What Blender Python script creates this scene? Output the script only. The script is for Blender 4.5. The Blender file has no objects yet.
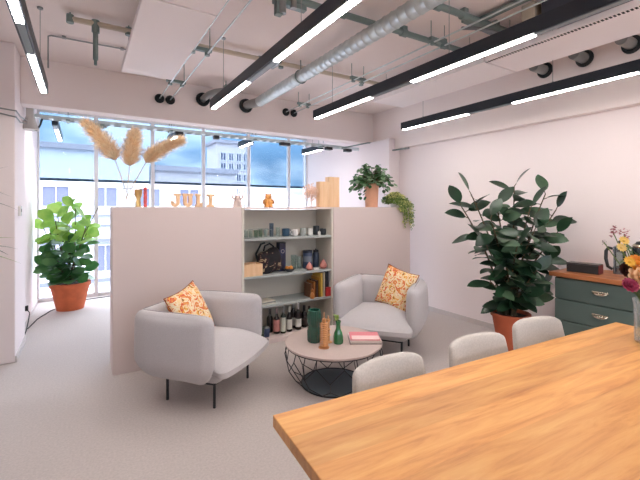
import bpy, bmesh, math, random
from mathutils import Vector, Matrix, noise
PI = math.pi
C = bpy.context.scene.collection
R = random.Random(7)

# ------------------------------------------------------------------ helpers
def srgb(r, g, b):
    def f(v):
        v /= 255.0
        return v / 12.92 if v <= 0.04045 else ((v + 0.055) / 1.055) ** 2.4
    return (f(r), f(g), f(b), 1.0)

def V(*a): return Vector(a)

class MB:
    def __init__(s): s.bm = bmesh.new()
    def _face(s, vs):
        try: return s.bm.faces.new(vs)
        except ValueError: return None
    def box(s, c, d, rz=0.0, bevel=0.0, M=None, seg=2):
        M = M or (Matrix.Translation(c) @ Matrix.Rotation(rz, 4, 'Z'))
        r = bmesh.ops.create_cube(s.bm, size=1.0, matrix=M @ Matrix.Diagonal((d[0], d[1], d[2], 1)))
        if bevel > 0:
            es = set()
            for v in r['verts']: es.update(v.link_edges)
            bmesh.ops.bevel(s.bm, geom=list(es), offset=bevel, segments=seg, profile=0.5, affect='EDGES')
        return s
    def cyl(s, p0, p1, r0, r1=None, seg=14):
        return s.tube([p0, p1], [r0, r0 if r1 is None else r1], seg)
    def tube(s, pts, r, seg=8, closed=False):
        pts = [Vector(p) for p in pts]; n = len(pts)
        rs = r if isinstance(r, (list, tuple)) else [r] * n
        tang = []
        for i in range(n):
            if closed: t = pts[(i + 1) % n] - pts[i - 1]
            elif i == 0: t = pts[1] - pts[0]
            elif i == n - 1: t = pts[-1] - pts[-2]
            else: t = (pts[i + 1] - pts[i]).normalized() + (pts[i] - pts[i - 1]).normalized()
            tang.append(t.normalized() if t.length > 1e-9 else V(0, 0, 1))
        u = tang[0].orthogonal().normalized()
        rings = []
        for i in range(n):
            t = tang[i]
            u = u - t * u.dot(t)
            u = u.normalized() if u.length > 1e-6 else t.orthogonal().normalized()
            w = t.cross(u)
            rings.append([s.bm.verts.new(pts[i] + (u * math.cos(2 * PI * k / seg) + w * math.sin(2 * PI * k / seg)) * rs[i]) for k in range(seg)])
        m = n if closed else n - 1
        for i in range(m):
            a, b = rings[i], rings[(i + 1) % n]
            for k in range(seg):
                s._face([a[k], a[(k + 1) % seg], b[(k + 1) % seg], b[k]])
        if not closed:
            s._face(list(reversed(rings[0]))); s._face(rings[-1])
        return s
    def lathe(s, prof, c=(0, 0, 0), seg=32, cap=True, M=None):
        M = M or Matrix.Translation(c)
        rings = []
        for (r, z) in prof:
            if r < 1e-5: rings.append([s.bm.verts.new(M @ V(0, 0, z))])
            else: rings.append([s.bm.verts.new(M @ V(r * math.cos(2 * PI * k / seg), r * math.sin(2 * PI * k / seg), z)) for k in range(seg)])
        for a, b in zip(rings, rings[1:]):
            for k in range(seg):
                k2 = (k + 1) % seg
                if len(a) == 1 and len(b) == 1: continue
                if len(a) == 1: s._face([a[0], b[k2], b[k]])
                elif len(b) == 1: s._face([a[k], a[k2], b[0]])
                else: s._face([a[k], a[k2], b[k2], b[k]])
        if cap:
            if len(rings[0]) > 1: s._face(list(reversed(rings[0])))
            if len(rings[-1]) > 1: s._face(rings[-1])
        return s
    def sphere(s, c, r, u=16, v=10):
        rr = r if isinstance(r, (tuple, list)) else (r, r, r)
        bmesh.ops.create_uvsphere(s.bm, u_segments=u, v_segments=v, radius=1, matrix=Matrix.Translation(c) @ Matrix.Diagonal((rr[0], rr[1], rr[2], 1)))
        return s
    def pillow(s, c, h, r, bulge=(0, 0, 0), n=10, M=None, fn=None):
        """soft upholstered block: half sizes h, corner radius r, outward bulge of each face pair"""
        M = M or Matrix.Translation(c)
        grid = {}
        def vert(i, j, k):
            key = (i, j, k)
            if key in grid: return grid[key]
            q = [2 * a / n - 1 for a in key]
            q = [math.copysign(abs(a) ** 0.8, a) for a in q]
            p = V(*[q[a] * h[a] for a in range(3)])
            inner = V(*[max(-(h[a] - r), min(h[a] - r, p[a])) for a in range(3)])
            d = p - inner
            if d.length > 1e-9:
                # push to a rounded corner
                p = inner + d.normalized() * r
            for a in range(3):
                b, cc = (a + 1) % 3, (a + 2) % 3
                p[a] += q[a] * bulge[a] * (1 - q[b] ** 2) * (1 - q[cc] ** 2)
            if fn: p = fn(p)
            v = s.bm.verts.new(M @ p); grid[key] = v
            return v
        for ax in range(3):
            b, cc = (ax + 1) % 3, (ax + 2) % 3
            for side in (0, n):
                for i in range(n):
                    for j in range(n):
                        ks = []
                        for (di, dj) in ((0, 0), (1, 0), (1, 1), (0, 1)):
                            k = [0, 0, 0]; k[ax] = side; k[b] = i + di; k[cc] = j + dj
                            ks.append(vert(*k))
                        if side == 0: ks.reverse()
                        s._face(ks)
        return s
    def leaf(s, p, d, up, L, W, prof=None, droop=0.3, fold=0.15, rows=7):
        p, d, up = Vector(p), Vector(d).normalized(), Vector(up)
        side = d.cross(up)
        if side.length < 1e-4: side = d.orthogonal()
        side.normalize(); nrm = side.cross(d).normalized()
        prof = prof or (lambda t: math.sin(PI * min(1, t ** 0.85)) ** 0.8)
        prev = None; cur = p.copy(); dirn = d.copy()
        for i in range(rows + 1):
            t = i / rows
            w = W * 0.5 * max(0.02, prof(t))
            lift = nrm * (fold * w)
            row = [s.bm.verts.new(cur - side * w + lift), s.bm.verts.new(cur), s.bm.verts.new(cur + side * w + lift)]
            if prev:
                for k in range(2): s._face([prev[k], prev[k + 1], row[k + 1], row[k]])
            prev = row
            dirn = (dirn - V(0, 0, 1) * droop / rows).normalized()
            nrm = side.cross(dirn).normalized()
            cur = cur + dirn * (L / rows)
        return s
    def prism(s, poly, z0, z1, M=None, holes=None):
        """extrude a 2-D polygon (x, y) from z0 to z1, then place with M"""
        M = M or Matrix.Identity(4)
        a = [s.bm.verts.new(M @ V(x, y, z0)) for x, y in poly]
        b = [s.bm.verts.new(M @ V(x, y, z1)) for x, y in poly]
        n = len(poly)
        s._face(list(reversed(a))); s._face(b)
        for i in range(n): s._face([a[i], a[(i + 1) % n], b[(i + 1) % n], b[i]])
        return s
    def clamp(s, lo=(-1e9,) * 3, hi=(1e9,) * 3):
        for v in s.bm.verts:
            for a in range(3): v.co[a] = max(lo[a], min(hi[a], v.co[a]))
        return s
    def build(s, name, mat, parent=None, smooth=True, angle=40, loc=None, rz=0):
        bmesh.ops.recalc_face_normals(s.bm, faces=s.bm.faces[:])
        me = bpy.data.meshes.new(name); s.bm.to_mesh(me); s.bm.free()
        if smooth:
            me.shade_smooth(); me.set_sharp_from_angle(angle=math.radians(angle))
        me.materials.append(mat)
        o = bpy.data.objects.new(name, me); C.objects.link(o)
        if parent: o.parent = parent
        if loc is not None: o.location = loc; o.rotation_euler[2] = rz
        return o

def tag(o, label, cat, group=None):
    o['label'] = label; o['category'] = cat
    if group: o['group'] = group
    return o

def thing(name, label, cat, loc=(0, 0, 0), rz=0.0, group=None):
    o = bpy.data.objects.new(name, None); C.objects.link(o)
    o.location = loc; o.rotation_euler = (0, 0, rz); o.empty_display_size = 0.05
    return tag(o, label, cat, group)

def struct(o):
    o['kind'] = 'structure'; return o

def copy_tree(o, parent=None):
    c = o.copy(); C.objects.link(c)
    if parent: c.parent = parent
    for ch in list(o.children): copy_tree(ch, c)
    return c

# ------------------------------------------------------------------ materials
MATS = {}
def new_mat(name):
    m = bpy.data.materials.new(name); m.use_nodes = True
    nt = m.node_tree; b = nt.nodes['Principled BSDF']
    return m, nt, b

def mat(name, col, rough=0.6, metal=0.0, var=0.0, scale=8.0, bump=0.0, bscale=60.0, spec=0.5, stretch=(1, 1, 1), sheen=0.0, emit=None):
    if name in MATS: return MATS[name]
    m, nt, b = new_mat(name)
    N, L = nt.nodes, nt.links
    b.inputs['Base Color'].default_value = col
    b.inputs['Roughness'].default_value = rough
    b.inputs['Metallic'].default_value = metal
    b.inputs['Specular IOR Level'].default_value = spec
    if sheen: b.inputs['Sheen Weight'].default_value = sheen
    tc = N.new('ShaderNodeTexCoord'); mp = N.new('ShaderNodeMapping'); mp.inputs['Scale'].default_value = stretch
    L.new(tc.outputs['Object'], mp.inputs['Vector'])
    if var > 0:
        nz = N.new('ShaderNodeTexNoise'); nz.inputs['Scale'].default_value = scale; nz.inputs['Detail'].default_value = 4
        L.new(mp.outputs[0], nz.inputs['Vector'])
        rp = N.new('ShaderNodeValToRGB')
        rp.color_ramp.elements[0].position = 0.3; rp.color_ramp.elements[1].position = 0.7
        rp.color_ramp.elements[0].color = tuple(max(0, c * (1 - var)) for c in col[:3]) + (1,)
        rp.color_ramp.elements[1].color = tuple(min(1, c * (1 + var)) for c in col[:3]) + (1,)
        L.new(nz.outputs['Fac'], rp.inputs[0]); L.new(rp.outputs[0], b.inputs['Base Color'])
    if bump > 0:
        n2 = N.new('ShaderNodeTexNoise'); n2.inputs['Scale'].default_value = bscale; n2.inputs['Detail'].default_value = 3
        L.new(mp.outputs[0], n2.inputs['Vector'])
        bp = N.new('ShaderNodeBump'); bp.inputs['Strength'].default_value = bump; bp.inputs['Distance'].default_value = 0.01
        L.new(n2.outputs['Fac'], bp.inputs['Height']); L.new(bp.outputs[0], b.inputs['Normal'])
    if emit:
        b.inputs['Emission Color'].default_value = emit[0]; b.inputs['Emission Strength'].default_value = emit[1]
    MATS[name] = m
    return m

def glass(name, tint, alpha=0.85, rough=0.05):
    """thin clear glass: mostly see-through with a glossy film"""
    if name in MATS: return MATS[name]
    m = bpy.data.materials.new(name); m.use_nodes = True
    nt = m.node_tree; N, L = nt.nodes, nt.links
    N.remove(N['Principled BSDF']); out = N['Material Output']
    t = N.new('ShaderNodeBsdfTransparent'); t.inputs[0].default_value = tint
    g = N.new('ShaderNodeBsdfGlossy'); g.inputs['Roughness'].default_value = rough
    fr = N.new('ShaderNodeFresnel'); fr.inputs[0].default_value = 1.15 if rough < 0.03 else 1.2
    cp = N.new('ShaderNodeMath'); cp.operation = 'MULTIPLY'; cp.inputs[1].default_value = 0.45; L.new(fr.outputs[0], cp.inputs[0])
    mx = N.new('ShaderNodeMixShader'); L.new(cp.outputs[0], mx.inputs[0]); L.new(t.outputs[0], mx.inputs[1]); L.new(g.outputs[0], mx.inputs[2])
    d = N.new('ShaderNodeBsdfDiffuse'); d.inputs[0].default_value = tuple(tint[:3]) + (1,)
    m2 = N.new('ShaderNodeMixShader'); m2.inputs[0].default_value = 1 - alpha
    L.new(mx.outputs[0], m2.inputs[1]); L.new(d.outputs[0], m2.inputs[2]); L.new(m2.outputs[0], out.inputs[0])
    MATS[name] = m
    return m

def wood(name, dark, mid, light, axis=0, plank=0.0, rough=0.45, sc=1.0):
    if name in MATS: return MATS[name]
    m, nt, b = new_mat(name); N, L = nt.nodes, nt.links
    tc = N.new('ShaderNodeTexCoord'); mp = N.new('ShaderNodeMapping')
    st = [9.0 * sc, 9.0 * sc, 9.0 * sc]; st[axis] = 0.9 * sc
    mp.inputs['Scale'].default_value = st
    L.new(tc.outputs['Object'], mp.inputs['Vector'])
    vec = mp.outputs[0]
    n1 = N.new('ShaderNodeTexNoise'); n1.inputs['Scale'].default_value = 1.6; n1.inputs['Detail'].default_value = 8; n1.inputs['Roughness'].default_value = 0.62; n1.inputs['Distortion'].default_value = 0.6
    L.new(vec, n1.inputs['Vector'])
    rp = N.new('ShaderNodeValToRGB'); e = rp.color_ramp.elements
    e[0].position = 0.28; e[0].color = dark; e[1].position = 0.72; e[1].color = light
    x = rp.color_ramp.elements.new(0.48); x.color = mid
    L.new(n1.outputs['Fac'], rp.inputs[0]); col = rp.outputs[0]
    if plank > 0:
        sx = N.new('ShaderNodeSeparateXYZ'); L.new(tc.outputs['Object'], sx.inputs[0])
        dv = N.new('ShaderNodeMath'); dv.operation = 'DIVIDE'; dv.inputs[1].default_value = plank; L.new(sx.outputs[1 - axis], dv.inputs[0])
        fl = N.new('ShaderNodeMath'); fl.operation = 'FLOOR'; L.new(dv.outputs[0], fl.inputs[0])
        wn = N.new('ShaderNodeTexWhiteNoise'); wn.noise_dimensions = '1D'; L.new(fl.outputs[0], wn.inputs['W'])
        mr = N.new('ShaderNodeMapRange'); mr.inputs[3].default_value = 0.84; mr.inputs[4].default_value = 1.1; L.new(wn.outputs['Value'], mr.inputs[0])
        hs = N.new('ShaderNodeHueSaturation'); L.new(mr.outputs[0], hs.inputs['Value']); L.new(col, hs.inputs['Color']); col = hs.outputs[0]
        # knots
        mk = N.new('ShaderNodeMapping'); ks = [7, 7, 7]; ks[axis] = 2.6; mk.inputs['Scale'].default_value = ks; L.new(tc.outputs['Object'], mk.inputs['Vector'])
        vo = N.new('ShaderNodeTexVoronoi'); vo.inputs['Scale'].default_value = 0.55; L.new(mk.outputs[0], vo.inputs['Vector'])
        kr = N.new('ShaderNodeMapRange'); kr.inputs[1].default_value = 0.03; kr.inputs[2].default_value = 0.12; kr.inputs[3].default_value = 0.55; kr.inputs[4].default_value = 0.0; L.new(vo.outputs['Distance'], kr.inputs[0])
        mx = N.new('ShaderNodeMix'); mx.data_type = 'RGBA'; L.new(kr.outputs[0], mx.inputs[0]); L.new(col, mx.inputs[6]); mx.inputs[7].default_value = tuple(c * 0.45 for c in dark[:3]) + (1,)
        col = mx.outputs[2]
    L.new(col, b.inputs['Base Color']); b.inputs['Roughness'].default_value = rough
    bp = N.new('ShaderNodeBump'); bp.inputs['Strength'].default_value = 0.08; bp.inputs['Distance'].default_value = 0.005
    L.new(n1.outputs['Fac'], bp.inputs['Height']); L.new(bp.outputs[0], b.inputs['Normal'])
    MATS[name] = m
    return m

def patchy(name, cols, scale=8.0, rough=0.8, dist=1.2, bump=0.0):
    """printed cloth or mottled plant: several flat colours in irregular patches"""
    if name in MATS: return MATS[name]
    m, nt, b = new_mat(name); N, L = nt.nodes, nt.links
    tc = N.new('ShaderNodeTexCoord')
    n1 = N.new('ShaderNodeTexNoise'); n1.inputs['Scale'].default_value = scale; n1.inputs['Detail'].default_value = 2.5; n1.inputs['Distortion'].default_value = dist
    L.new(tc.outputs['Object'], n1.inputs['Vector'])
    rp = N.new('ShaderNodeValToRGB'); rp.color_ramp.interpolation = 'CONSTANT'
    e = rp.color_ramp.elements
    k = len(cols)
    e[0].position = 0.0; e[0].color = cols[0]; e[1].position = 0.30 + 0.42 / k; e[1].color = cols[1]
    for i in range(2, k):
        x = e.new(0.30 + 0.42 * i / k); x.color = cols[i]
    L.new(n1.outputs['Fac'], rp.inputs[0]); L.new(rp.outputs[0], b.inputs['Base Color'])
    b.inputs['Roughness'].default_value = rough
    if bump:
        bp = N.new('ShaderNodeBump'); bp.inputs['Strength'].default_value = bump; bp.inputs['Distance'].default_value = 0.01
        L.new(n1.outputs['Fac'], bp.inputs['Height']); L.new(bp.outputs[0], b.inputs['Normal'])
    MATS[name] = m
    return m

def leafmat(name, a, bcol, rough=0.35, trans=0.25, scale=5.0):
    if name in MATS: return MATS[name]
    m, nt, b = new_mat(name); N, L = nt.nodes, nt.links
    tc = N.new('ShaderNodeTexCoord')
    n1 = N.new('ShaderNodeTexNoise'); n1.inputs['Scale'].default_value = scale; n1.inputs['Detail'].default_value = 3
    L.new(tc.outputs['Object'], n1.inputs['Vector'])
    rp = N.new('ShaderNodeValToRGB'); rp.color_ramp.elements[0].position = 0.35; rp.color_ramp.elements[1].position = 0.68
    rp.color_ramp.elements[0].color = a; rp.color_ramp.elements[1].color = bcol
    L.new(n1.outputs['Fac'], rp.inputs[0]); L.new(rp.outputs[0], b.inputs['Base Color'])
    b.inputs['Roughness'].default_value = rough
    if trans > 0:
        t = N.new('ShaderNodeBsdfTranslucent'); L.new(rp.outputs[0], t.inputs[0])
        mx = N.new('ShaderNodeMixShader'); mx.inputs[0].default_value = trans
        L.new(b.outputs[0], mx.inputs[1]); L.new(t.outputs[0], mx.inputs[2]); L.new(mx.outputs[0], N['Material Output'].inputs[0])
    MATS[name] = m
    return m

M_wall = mat('plaster_white', srgb(243, 231, 230), 0.9, bump=0.04, bscale=40)
M_ceil = mat('ceiling_paint', srgb(239, 226, 221), 0.95, var=0.02, scale=2, bump=0.05, bscale=20)
M_beam = mat('beam_paint', srgb(243, 231, 227), 0.9, bump=0.04, bscale=30)
M_panelw = mat('laminate_white', srgb(218, 202, 198), 0.6)
M_floor = mat('carpet_grey', srgb(192, 182, 178), 0.95, var=0.09, scale=70, bump=0.35, bscale=220, sheen=0.15)
M_skirt = mat('skirting_paint', srgb(205, 196, 193), 0.6)
M_black = mat('powder_black', srgb(34, 36, 40), 0.45)
M_blackfix = mat('fixture_black', srgb(24, 31, 42), 0.4)
M_blank = mat('fixture_grey', srgb(140, 150, 156), 0.5)
M_galv = mat('galvanised', srgb(198, 206, 206), 0.42, 0.55, var=0.1, scale=14)
M_galvd = mat('pipe_green_grey', srgb(126, 142, 138), 0.5, 0.35, var=0.06)
M_steel = mat('steel_dull', srgb(150, 152, 150), 0.4, 0.6)
M_beige = mat('pipe_beige', srgb(206, 192, 172), 0.6)
M_foam = mat('foam_black', srgb(32, 36, 38), 0.85)
M_frame = mat('window_frame_white', srgb(222, 220, 222), 0.5)
M_fab = mat('upholstery_grey', srgb(190, 185, 187), 0.95, var=0.07, scale=160, bump=0.25, bscale=350, sheen=0.2)
M_fab2 = mat('shell_fabric_grey', srgb(190, 183, 176), 0.95, var=0.09, scale=120, bump=0.25, bscale=300, sheen=0.2)
M_pipe = mat('seam_grey', srgb(105, 100, 104), 0.9)
M_terra = mat('terracotta', srgb(205, 106, 66), 0.8, var=0.1, scale=9, bump=0.05)
M_terra2 = mat('terracotta_pale', srgb(226, 168, 138), 0.85, var=0.06, scale=9)
M_terra3 = mat('terracotta_brown', srgb(170, 84, 54), 0.8, var=0.1, scale=9)
M_soil = mat('potting_soil', srgb(52, 38, 30), 1.0, var=0.4, scale=40, bump=0.6, bscale=80)
M_stem = mat('plant_stem', srgb(84, 70, 48), 0.8, var=0.2, scale=20)
M_oak = wood('oak_top', srgb(178, 113, 55), srgb(208, 146, 80), srgb(224, 170, 102), axis=0, plank=0.16, rough=0.42, sc=1.5)
M_oakd = wood('counter_wood', srgb(138, 76, 42), srgb(172, 104, 60), srgb(198, 132, 82), axis=1, plank=0.07, rough=0.4)
M_pine = wood('pine_pale', srgb(222, 180, 138), srgb(232, 192, 150), srgb(240, 206, 168), axis=2, rough=0.6, sc=1.5)
M_teal = mat('sideboard_teal', srgb(80, 95, 90), 0.5, var=0.03, scale=3)
M_chrome = mat('handle_nickel', srgb(200, 190, 172), 0.25, 0.9)
M_shelf = mat('shelf_grey', srgb(170, 174, 172), 0.6)
M_shback = mat('shelf_back', srgb(218, 211, 199), 0.7)
M_white = mat('glazed_white', srgb(232, 228, 224), 0.25)
M_stone = mat('table_top_greige', srgb(190, 173, 167), 0.55, var=0.02, scale=30)

# ------------------------------------------------------------------ room shell
XR, XL = 4.33, -0.62          # right wall, bay left wall
YW = 7.5                      # window plane
CEIL = 3.1
MB().box((0.5, 2.3, -0.05), (8.4, 10.8, 0.1)).build('floor', M_floor, smooth=False); struct(bpy.data.objects['floor'])
struct(MB().box((0.5, 2.3, CEIL + 0.06), (8.4, 10.8, 0.12)).build('ceiling', M_ceil, smooth=False))
struct(MB().box((XR + 0.06, 2.3, 1.55), (0.12, 10.8, 3.1)).build('wall_right', M_wall, smooth=False))
struct(MB().box((XR - 0.004, 0.76, 1.135), (0.02, 7.5, 2.27)).build('wall_right_lining', M_wall, smooth=False))
struct(MB().box((-3.26, 0.75, 1.55), (0.12, 7.7, 3.1)).build('wall_left', mat('low_bounce_brown', srgb(120, 104, 94), 0.8, var=0.08, scale=3), smooth=False))  # unseen wall, coloured dark to cut light bounced from the left
struct(MB().box((XL - 0.06, 6.2, 1.55), (0.12, 2.9, 3.1)).build('wall_bay_left', M_wall, smooth=False))
struct(MB().box((-1.9, 4.95, 1.55), (2.66, 0.12, 3.1)).build('wall_back_left', M_wall, smooth=False))
struct(MB().box((0.5, -3.06, 0.4), (7.8, 0.12, 0.8)).box((0.5, -3.06, 2.85), (7.8, 0.12, 0.5)).box((-1.8, -3.06, 1.7), (3.2, 0.12, 1.8)).box((4.2, -3.06, 1.7), (0.4, 0.12, 1.8)).build('wall_rear', M_wall, smooth=False))
# ring beam and pillars
struct(MB().box(((XR - 0.56) / 2, 5.15, 2.85), (XR + 0.56, 0.2, 0.5), bevel=0.006).build('trim_1', M_beam, smooth=False))
struct(MB().box((XR - 0.055, 1.0, 2.77), (0.11, 8.1, 0.66), bevel=0.005).build('trim_2', M_beam, smooth=False))
struct(MB().box((-0.78, 5.07, 1.55), (0.44, 0.74, 3.1), bevel=0.008).build('trim_3', M_wall, smooth=False))
struct(MB().box((XR - 0.115, 4.9, 1.3), (0.23, 0.78, 2.6), bevel=0.006).build('trim_4', M_wall, smooth=False))
# skirtings
struct(MB().box((XR - 0.021, 0.76, 0.03), (0.014, 7.5, 0.06)).build('baseboard_right', M_skirt, smooth=False))
struct(MB().box((XL + 0.006, 6.47, 0.03), (0.012, 2.05, 0.06)).build('baseboard_bay', M_skirt, smooth=False))
struct(MB().box((-0.553, 5.07, 0.03), (0.014, 0.74, 0.06)).build('baseboard_pillar', M_skirt, smooth=False))

# ------------------------------------------------------------------ windows and outside blinds
XS = [-0.62, 0.19, 1.08, 2.0, 2.93, 3.87, 4.33]
G_win = glass('window_glass', (0.80, 0.86, 0.92, 1), 1.0, 0.02)
def screen_mat():
    m = bpy.data.materials.new('screen_mesh'); m.use_nodes = True
    nt = m.node_tree; N, L = nt.nodes, nt.links
    N.remove(N['Principled BSDF'])
    t = N.new('ShaderNodeBsdfTransparent'); t.inputs[0].default_value = (0.60, 0.66, 0.70, 1)
    d = N.new('ShaderNodeBsdfDiffuse'); d.inputs[0].default_value = srgb(120, 140, 160)
    mx = N.new('ShaderNodeMixShader'); mx.inputs[0].default_value = 0.12
    L.new(t.outputs[0], mx.inputs[1]); L.new(d.outputs[0], mx.inputs[2]); L.new(mx.outputs[0], N['Material Output'].inputs[0])
    return m
M_screen = screen_mat()
M_bar = mat('blind_bar', srgb(72, 86, 98), 0.5)
bl_names = ['leftmost of the window blinds, above the big fig plant', 'blind behind the left pampas plume', 'blind between the pampas and the letters', 'blind with the tower seen through it', 'blind of open blue sky left of the lattice ornament', 'narrow blind at the right end of the window row']
for i in range(6):
    a, b = XS[i], XS[i + 1]
    f = MB(); w = 0.05 if i < 5 else 0.03
    for (x0, x1, z0, z1) in ((a, a + 0.03, 0, CEIL), (b - 0.03, b, 0, CEIL), (a + 0.03, b - 0.03, 0, 0.06), (a + 0.03, b - 0.03, CEIL - 0.06, CEIL)):
        f.box(((x0 + x1) / 2, YW + 0.03, (z0 + z1) / 2), (x1 - x0, 0.07, z1 - z0), bevel=0.003)
    o = struct(f.build('window_%d' % (i + 1), M_frame, smooth=False))
    p = MB().box(((a + b) / 2, YW + 0.03, CEIL / 2), (b - a - 0.06, 0.006, CEIL - 0.12)).build('glass', G_win, o, smooth=False)
    t = thing('window_blind', 'grey mesh ' + bl_names[i], 'blind', ((a + b) / 2, YW + 0.11, 1.97), 0, 'outside mesh blinds over the window row')
    MB().box((0, 0, (CEIL - 1.97) / 2), (b - a - 0.02, 0.003, CEIL - 1.97)).build('fabric', M_screen, t, smooth=False)
    MB().box((0, 0, 0), (b - a - 0.02, 0.03, 0.045), bevel=0.006).build('bottom_bar', M_bar, t, smooth=False)
    rail = MB()
    rail.box((-(b - a) / 2 + 0.006, 0, (CEIL - 1.97) / 2), (0.012, 0.03, CEIL - 1.97))
    rail.build('guide_rail', M_bar, t, smooth=False)

# window band added in the unseen rear wall, to light the room from behind
def added_window(n, M, length):
    f = MB()
    f.box((0, 0, 0), (1, 1, 1), M=M @ Matrix.Translation((0, 0, 0.83)) @ Matrix.Diagonal((length, 0.07, 0.06, 1)))
    f.box((0, 0, 0), (1, 1, 1), M=M @ Matrix.Translation((0, 0, 2.57)) @ Matrix.Diagonal((length, 0.07, 0.06, 1)))
    k = int(length // 1.2)
    for i in range(k + 1): f.box((0, 0, 0), (1, 1, 1), M=M @ Matrix.Translation((-length / 2 + 0.03 + (length - 0.06) * i / k, 0, 1.7)) @ Matrix.Diagonal((0.06, 0.07, 1.68, 1)))
    o = struct(f.build('window_%d' % n, M_frame, smooth=False))
    MB().box((0, 0, 0), (1, 1, 1), M=M @ Matrix.Translation((0, 0, 1.7)) @ Matrix.Diagonal((length - 0.02, 0.006, 1.7, 1))).build('glass', G_win, o, smooth=False)
G_win = glass('window_glass_clear', (0.97, 0.96, 0.95, 1), 1.0, 0.02)
added_window(7, Matrix.Translation((1.9, -3.06, 0)), 4.2)

# ------------------------------------------------------------------ outside
M_fac = mat('facade_white', srgb(232, 226, 228), 0.9, var=0.02, scale=1)
M_facp = mat('facade_pinkish', srgb(222, 206, 204), 0.9, var=0.02, scale=1)
M_fwin = mat('facade_window', srgb(108, 108, 126), 0.6, spec=0.2)
M_roofm = mat('roof_grey', srgb(176, 166, 172), 0.8)
def building(name, label, x0, x1, y, z1, depth, mw, wins, frame_mat=None, roof=None):
    t = thing(name, label, 'building', ((x0 + x1) / 2, y, -9))
    hw = (x1 - x0) / 2; cx = (x0 + x1) / 2
    MB().box((0, depth / 2, (z1 + 9) / 2), (2 * hw, depth, z1 + 9)).build('facade', mw, t, smooth=False)
    if roof: MB().box((0, depth / 2, z1 + 9 + roof / 2), (2 * hw + 0.4, depth + 0.4, roof)).build('roof', M_roofm, t, smooth=False)
    for (wx0, wx1, wz0, wz1) in wins:
        ww, hh = wx1 - wx0, wz1 - wz0
        px, pz = (wx0 + wx1) / 2 - cx, (wz0 + wz1) / 2 + 9
        f = MB()
        for (sx, sz, dx, dz) in ((0, hh / 2, ww + 0.1, 0.06), (0, -hh / 2, ww + 0.2, 0.08), (-ww / 2, 0, 0.06, hh), (ww / 2, 0, 0.06, hh), (0, 0, 0.04, hh)):
            f.box((px + sx, -0.04, pz + sz), (dx, 0.1, dz))
        fo = f.build('window_frame', M_fac, t, smooth=False)
        MB().box((px, -0.012, pz), (ww, 0.03, hh)).build('pane', M_fwin, fo, smooth=False)
    return t
ww = []
for k in range(-3, 4):
    for z0, z1_ in ((1.55, 2.55), (-1.7, -0.35), (-4.6, -3.3)):
        ww.append((k * 2.05 - 1.63, k * 2.05 - 0.55, z0, z1_))
ob = building('office_block', 'white low office block with grey windows behind the fig plant', -14, 3.0, 22, 4.35, 8, M_fac, ww, roof=0.25)
for z in (1.12, 0.62, -0.12, -2.1):
    MB().box((0, -0.12, z + 9), (17, 0.24, 0.09 if z > 0.3 else 0.16)).build('ledge', mat('ledge_grey', srgb(112, 112, 128), 0.8), ob, smooth=False)
building('annex_block', 'pale low block with pinkish roof edge behind the pampas grass', 3.6, 8.4, 24, 3.7, 8, M_facp, [(4.2 + 2 * k, 5.3 + 2 * k, -1.4, 0.2) for k in range(2)], roof=0.3)
tw = []
for (xa, xb) in ((9.62, 10.08), (10.32, 10.74), (10.98, 11.4), (11.6, 11.95)):
    for (za, zb) in ((5.45, 6.1), (4.72, 5.25), (3.75, 4.35), (2.6, 3.2), (1.3, 1.9), (0, 0.6)): tw.append((xa, xb, za, zb))
building('tower_block', 'tall pinkish tower with a grid of grey windows', 9.3, 12.3, 31, 6.9, 2.8, M_facp, tw, roof=0.25)
building('terrace_block', 'long white low building below the blue sky', 13.2, 34, 34, 2.6, 6, M_fac, [(15 + 2.4 * k, 16.2 + 2.4 * k, 0.0, 1.3) for k in range(7)], roof=0.2)
struct(MB().box((8, 30, -9.1), (90, 44, 0.2)).build('street', mat('asphalt', srgb(170, 168, 168), 0.9), smooth=False))

# ------------------------------------------------------------------ ceiling lights
M_lamp = mat('lamp_diffuser', srgb(250, 248, 246), 0.5, emit=((1.0, 0.955, 0.91, 1), 24.5))
def fixture(label, x, y_end, y_start, z=2.5):
    """black linear luminaire along Y, lit in 1 m runs with grey blanks between"""
    t = thing('linear_ceiling_light', label, 'ceiling light', (x, y_end, z), 0, 'black linear ceiling lights')
    L = y_end - y_start
    h = MB()
    h.box((0, -L / 2, 0.052), (0.062, L, 0.09), bevel=0.003)
    h.build('housing', M_blackfix, t, smooth=False)
    y = 0.02; lit = True
    while y < L - 0.05:
        ln = min(0.97 if lit else 0.5, L - y - 0.02)
        MB().box((0, -y - ln / 2, 0.0045), (0.036, ln - 0.004, 0.007)).build('diffuser' if lit else 'blank_cover', M_lamp if lit else M_blank, t, smooth=False)
        y += ln; lit = not lit
    s = 0.35
    while s < L:
        w = MB(); w.cyl((0, -s, 0.082), (0, -s, CEIL - z), 0.0025, seg=6); w.cyl((0, -s, 0.082), (0, -s, 0.11), 0.008, seg=8); w.cyl((0, -s, CEIL - z - 0.015), (0, -s, CEIL - z), 0.02, seg=10)
        w.build('suspension_wire', M_steel, t)
        s += 1.5
    return t
fixture('black linear light at the left edge of the ceiling, running over the pillar', -0.29, 4.1, 1.1)
fixture('black linear light beside the spiral duct, second from the left', 1.12, 3.86, -2.4)
fixture('long black linear light over the armchairs and white raft, third from the left', 2.225, 3.67, -2.4)
fixture('black linear light nearest the right wall, above the rubber plant', 3.50, 3.6, -2.4)
fixture('short lit light in the window bay above the fig plant', -0.29, 6.9, 5.6)
fixture('short lit light in the window bay behind the pampas plumes', 1.12, 6.15, 5.6)
fixture('short lit light in the window bay in front of the tower', 2.22, 6.08, 5.55)
fixture('short lit light in the window bay at the right end of the windows', 3.50, 6.22, 5.55)

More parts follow.
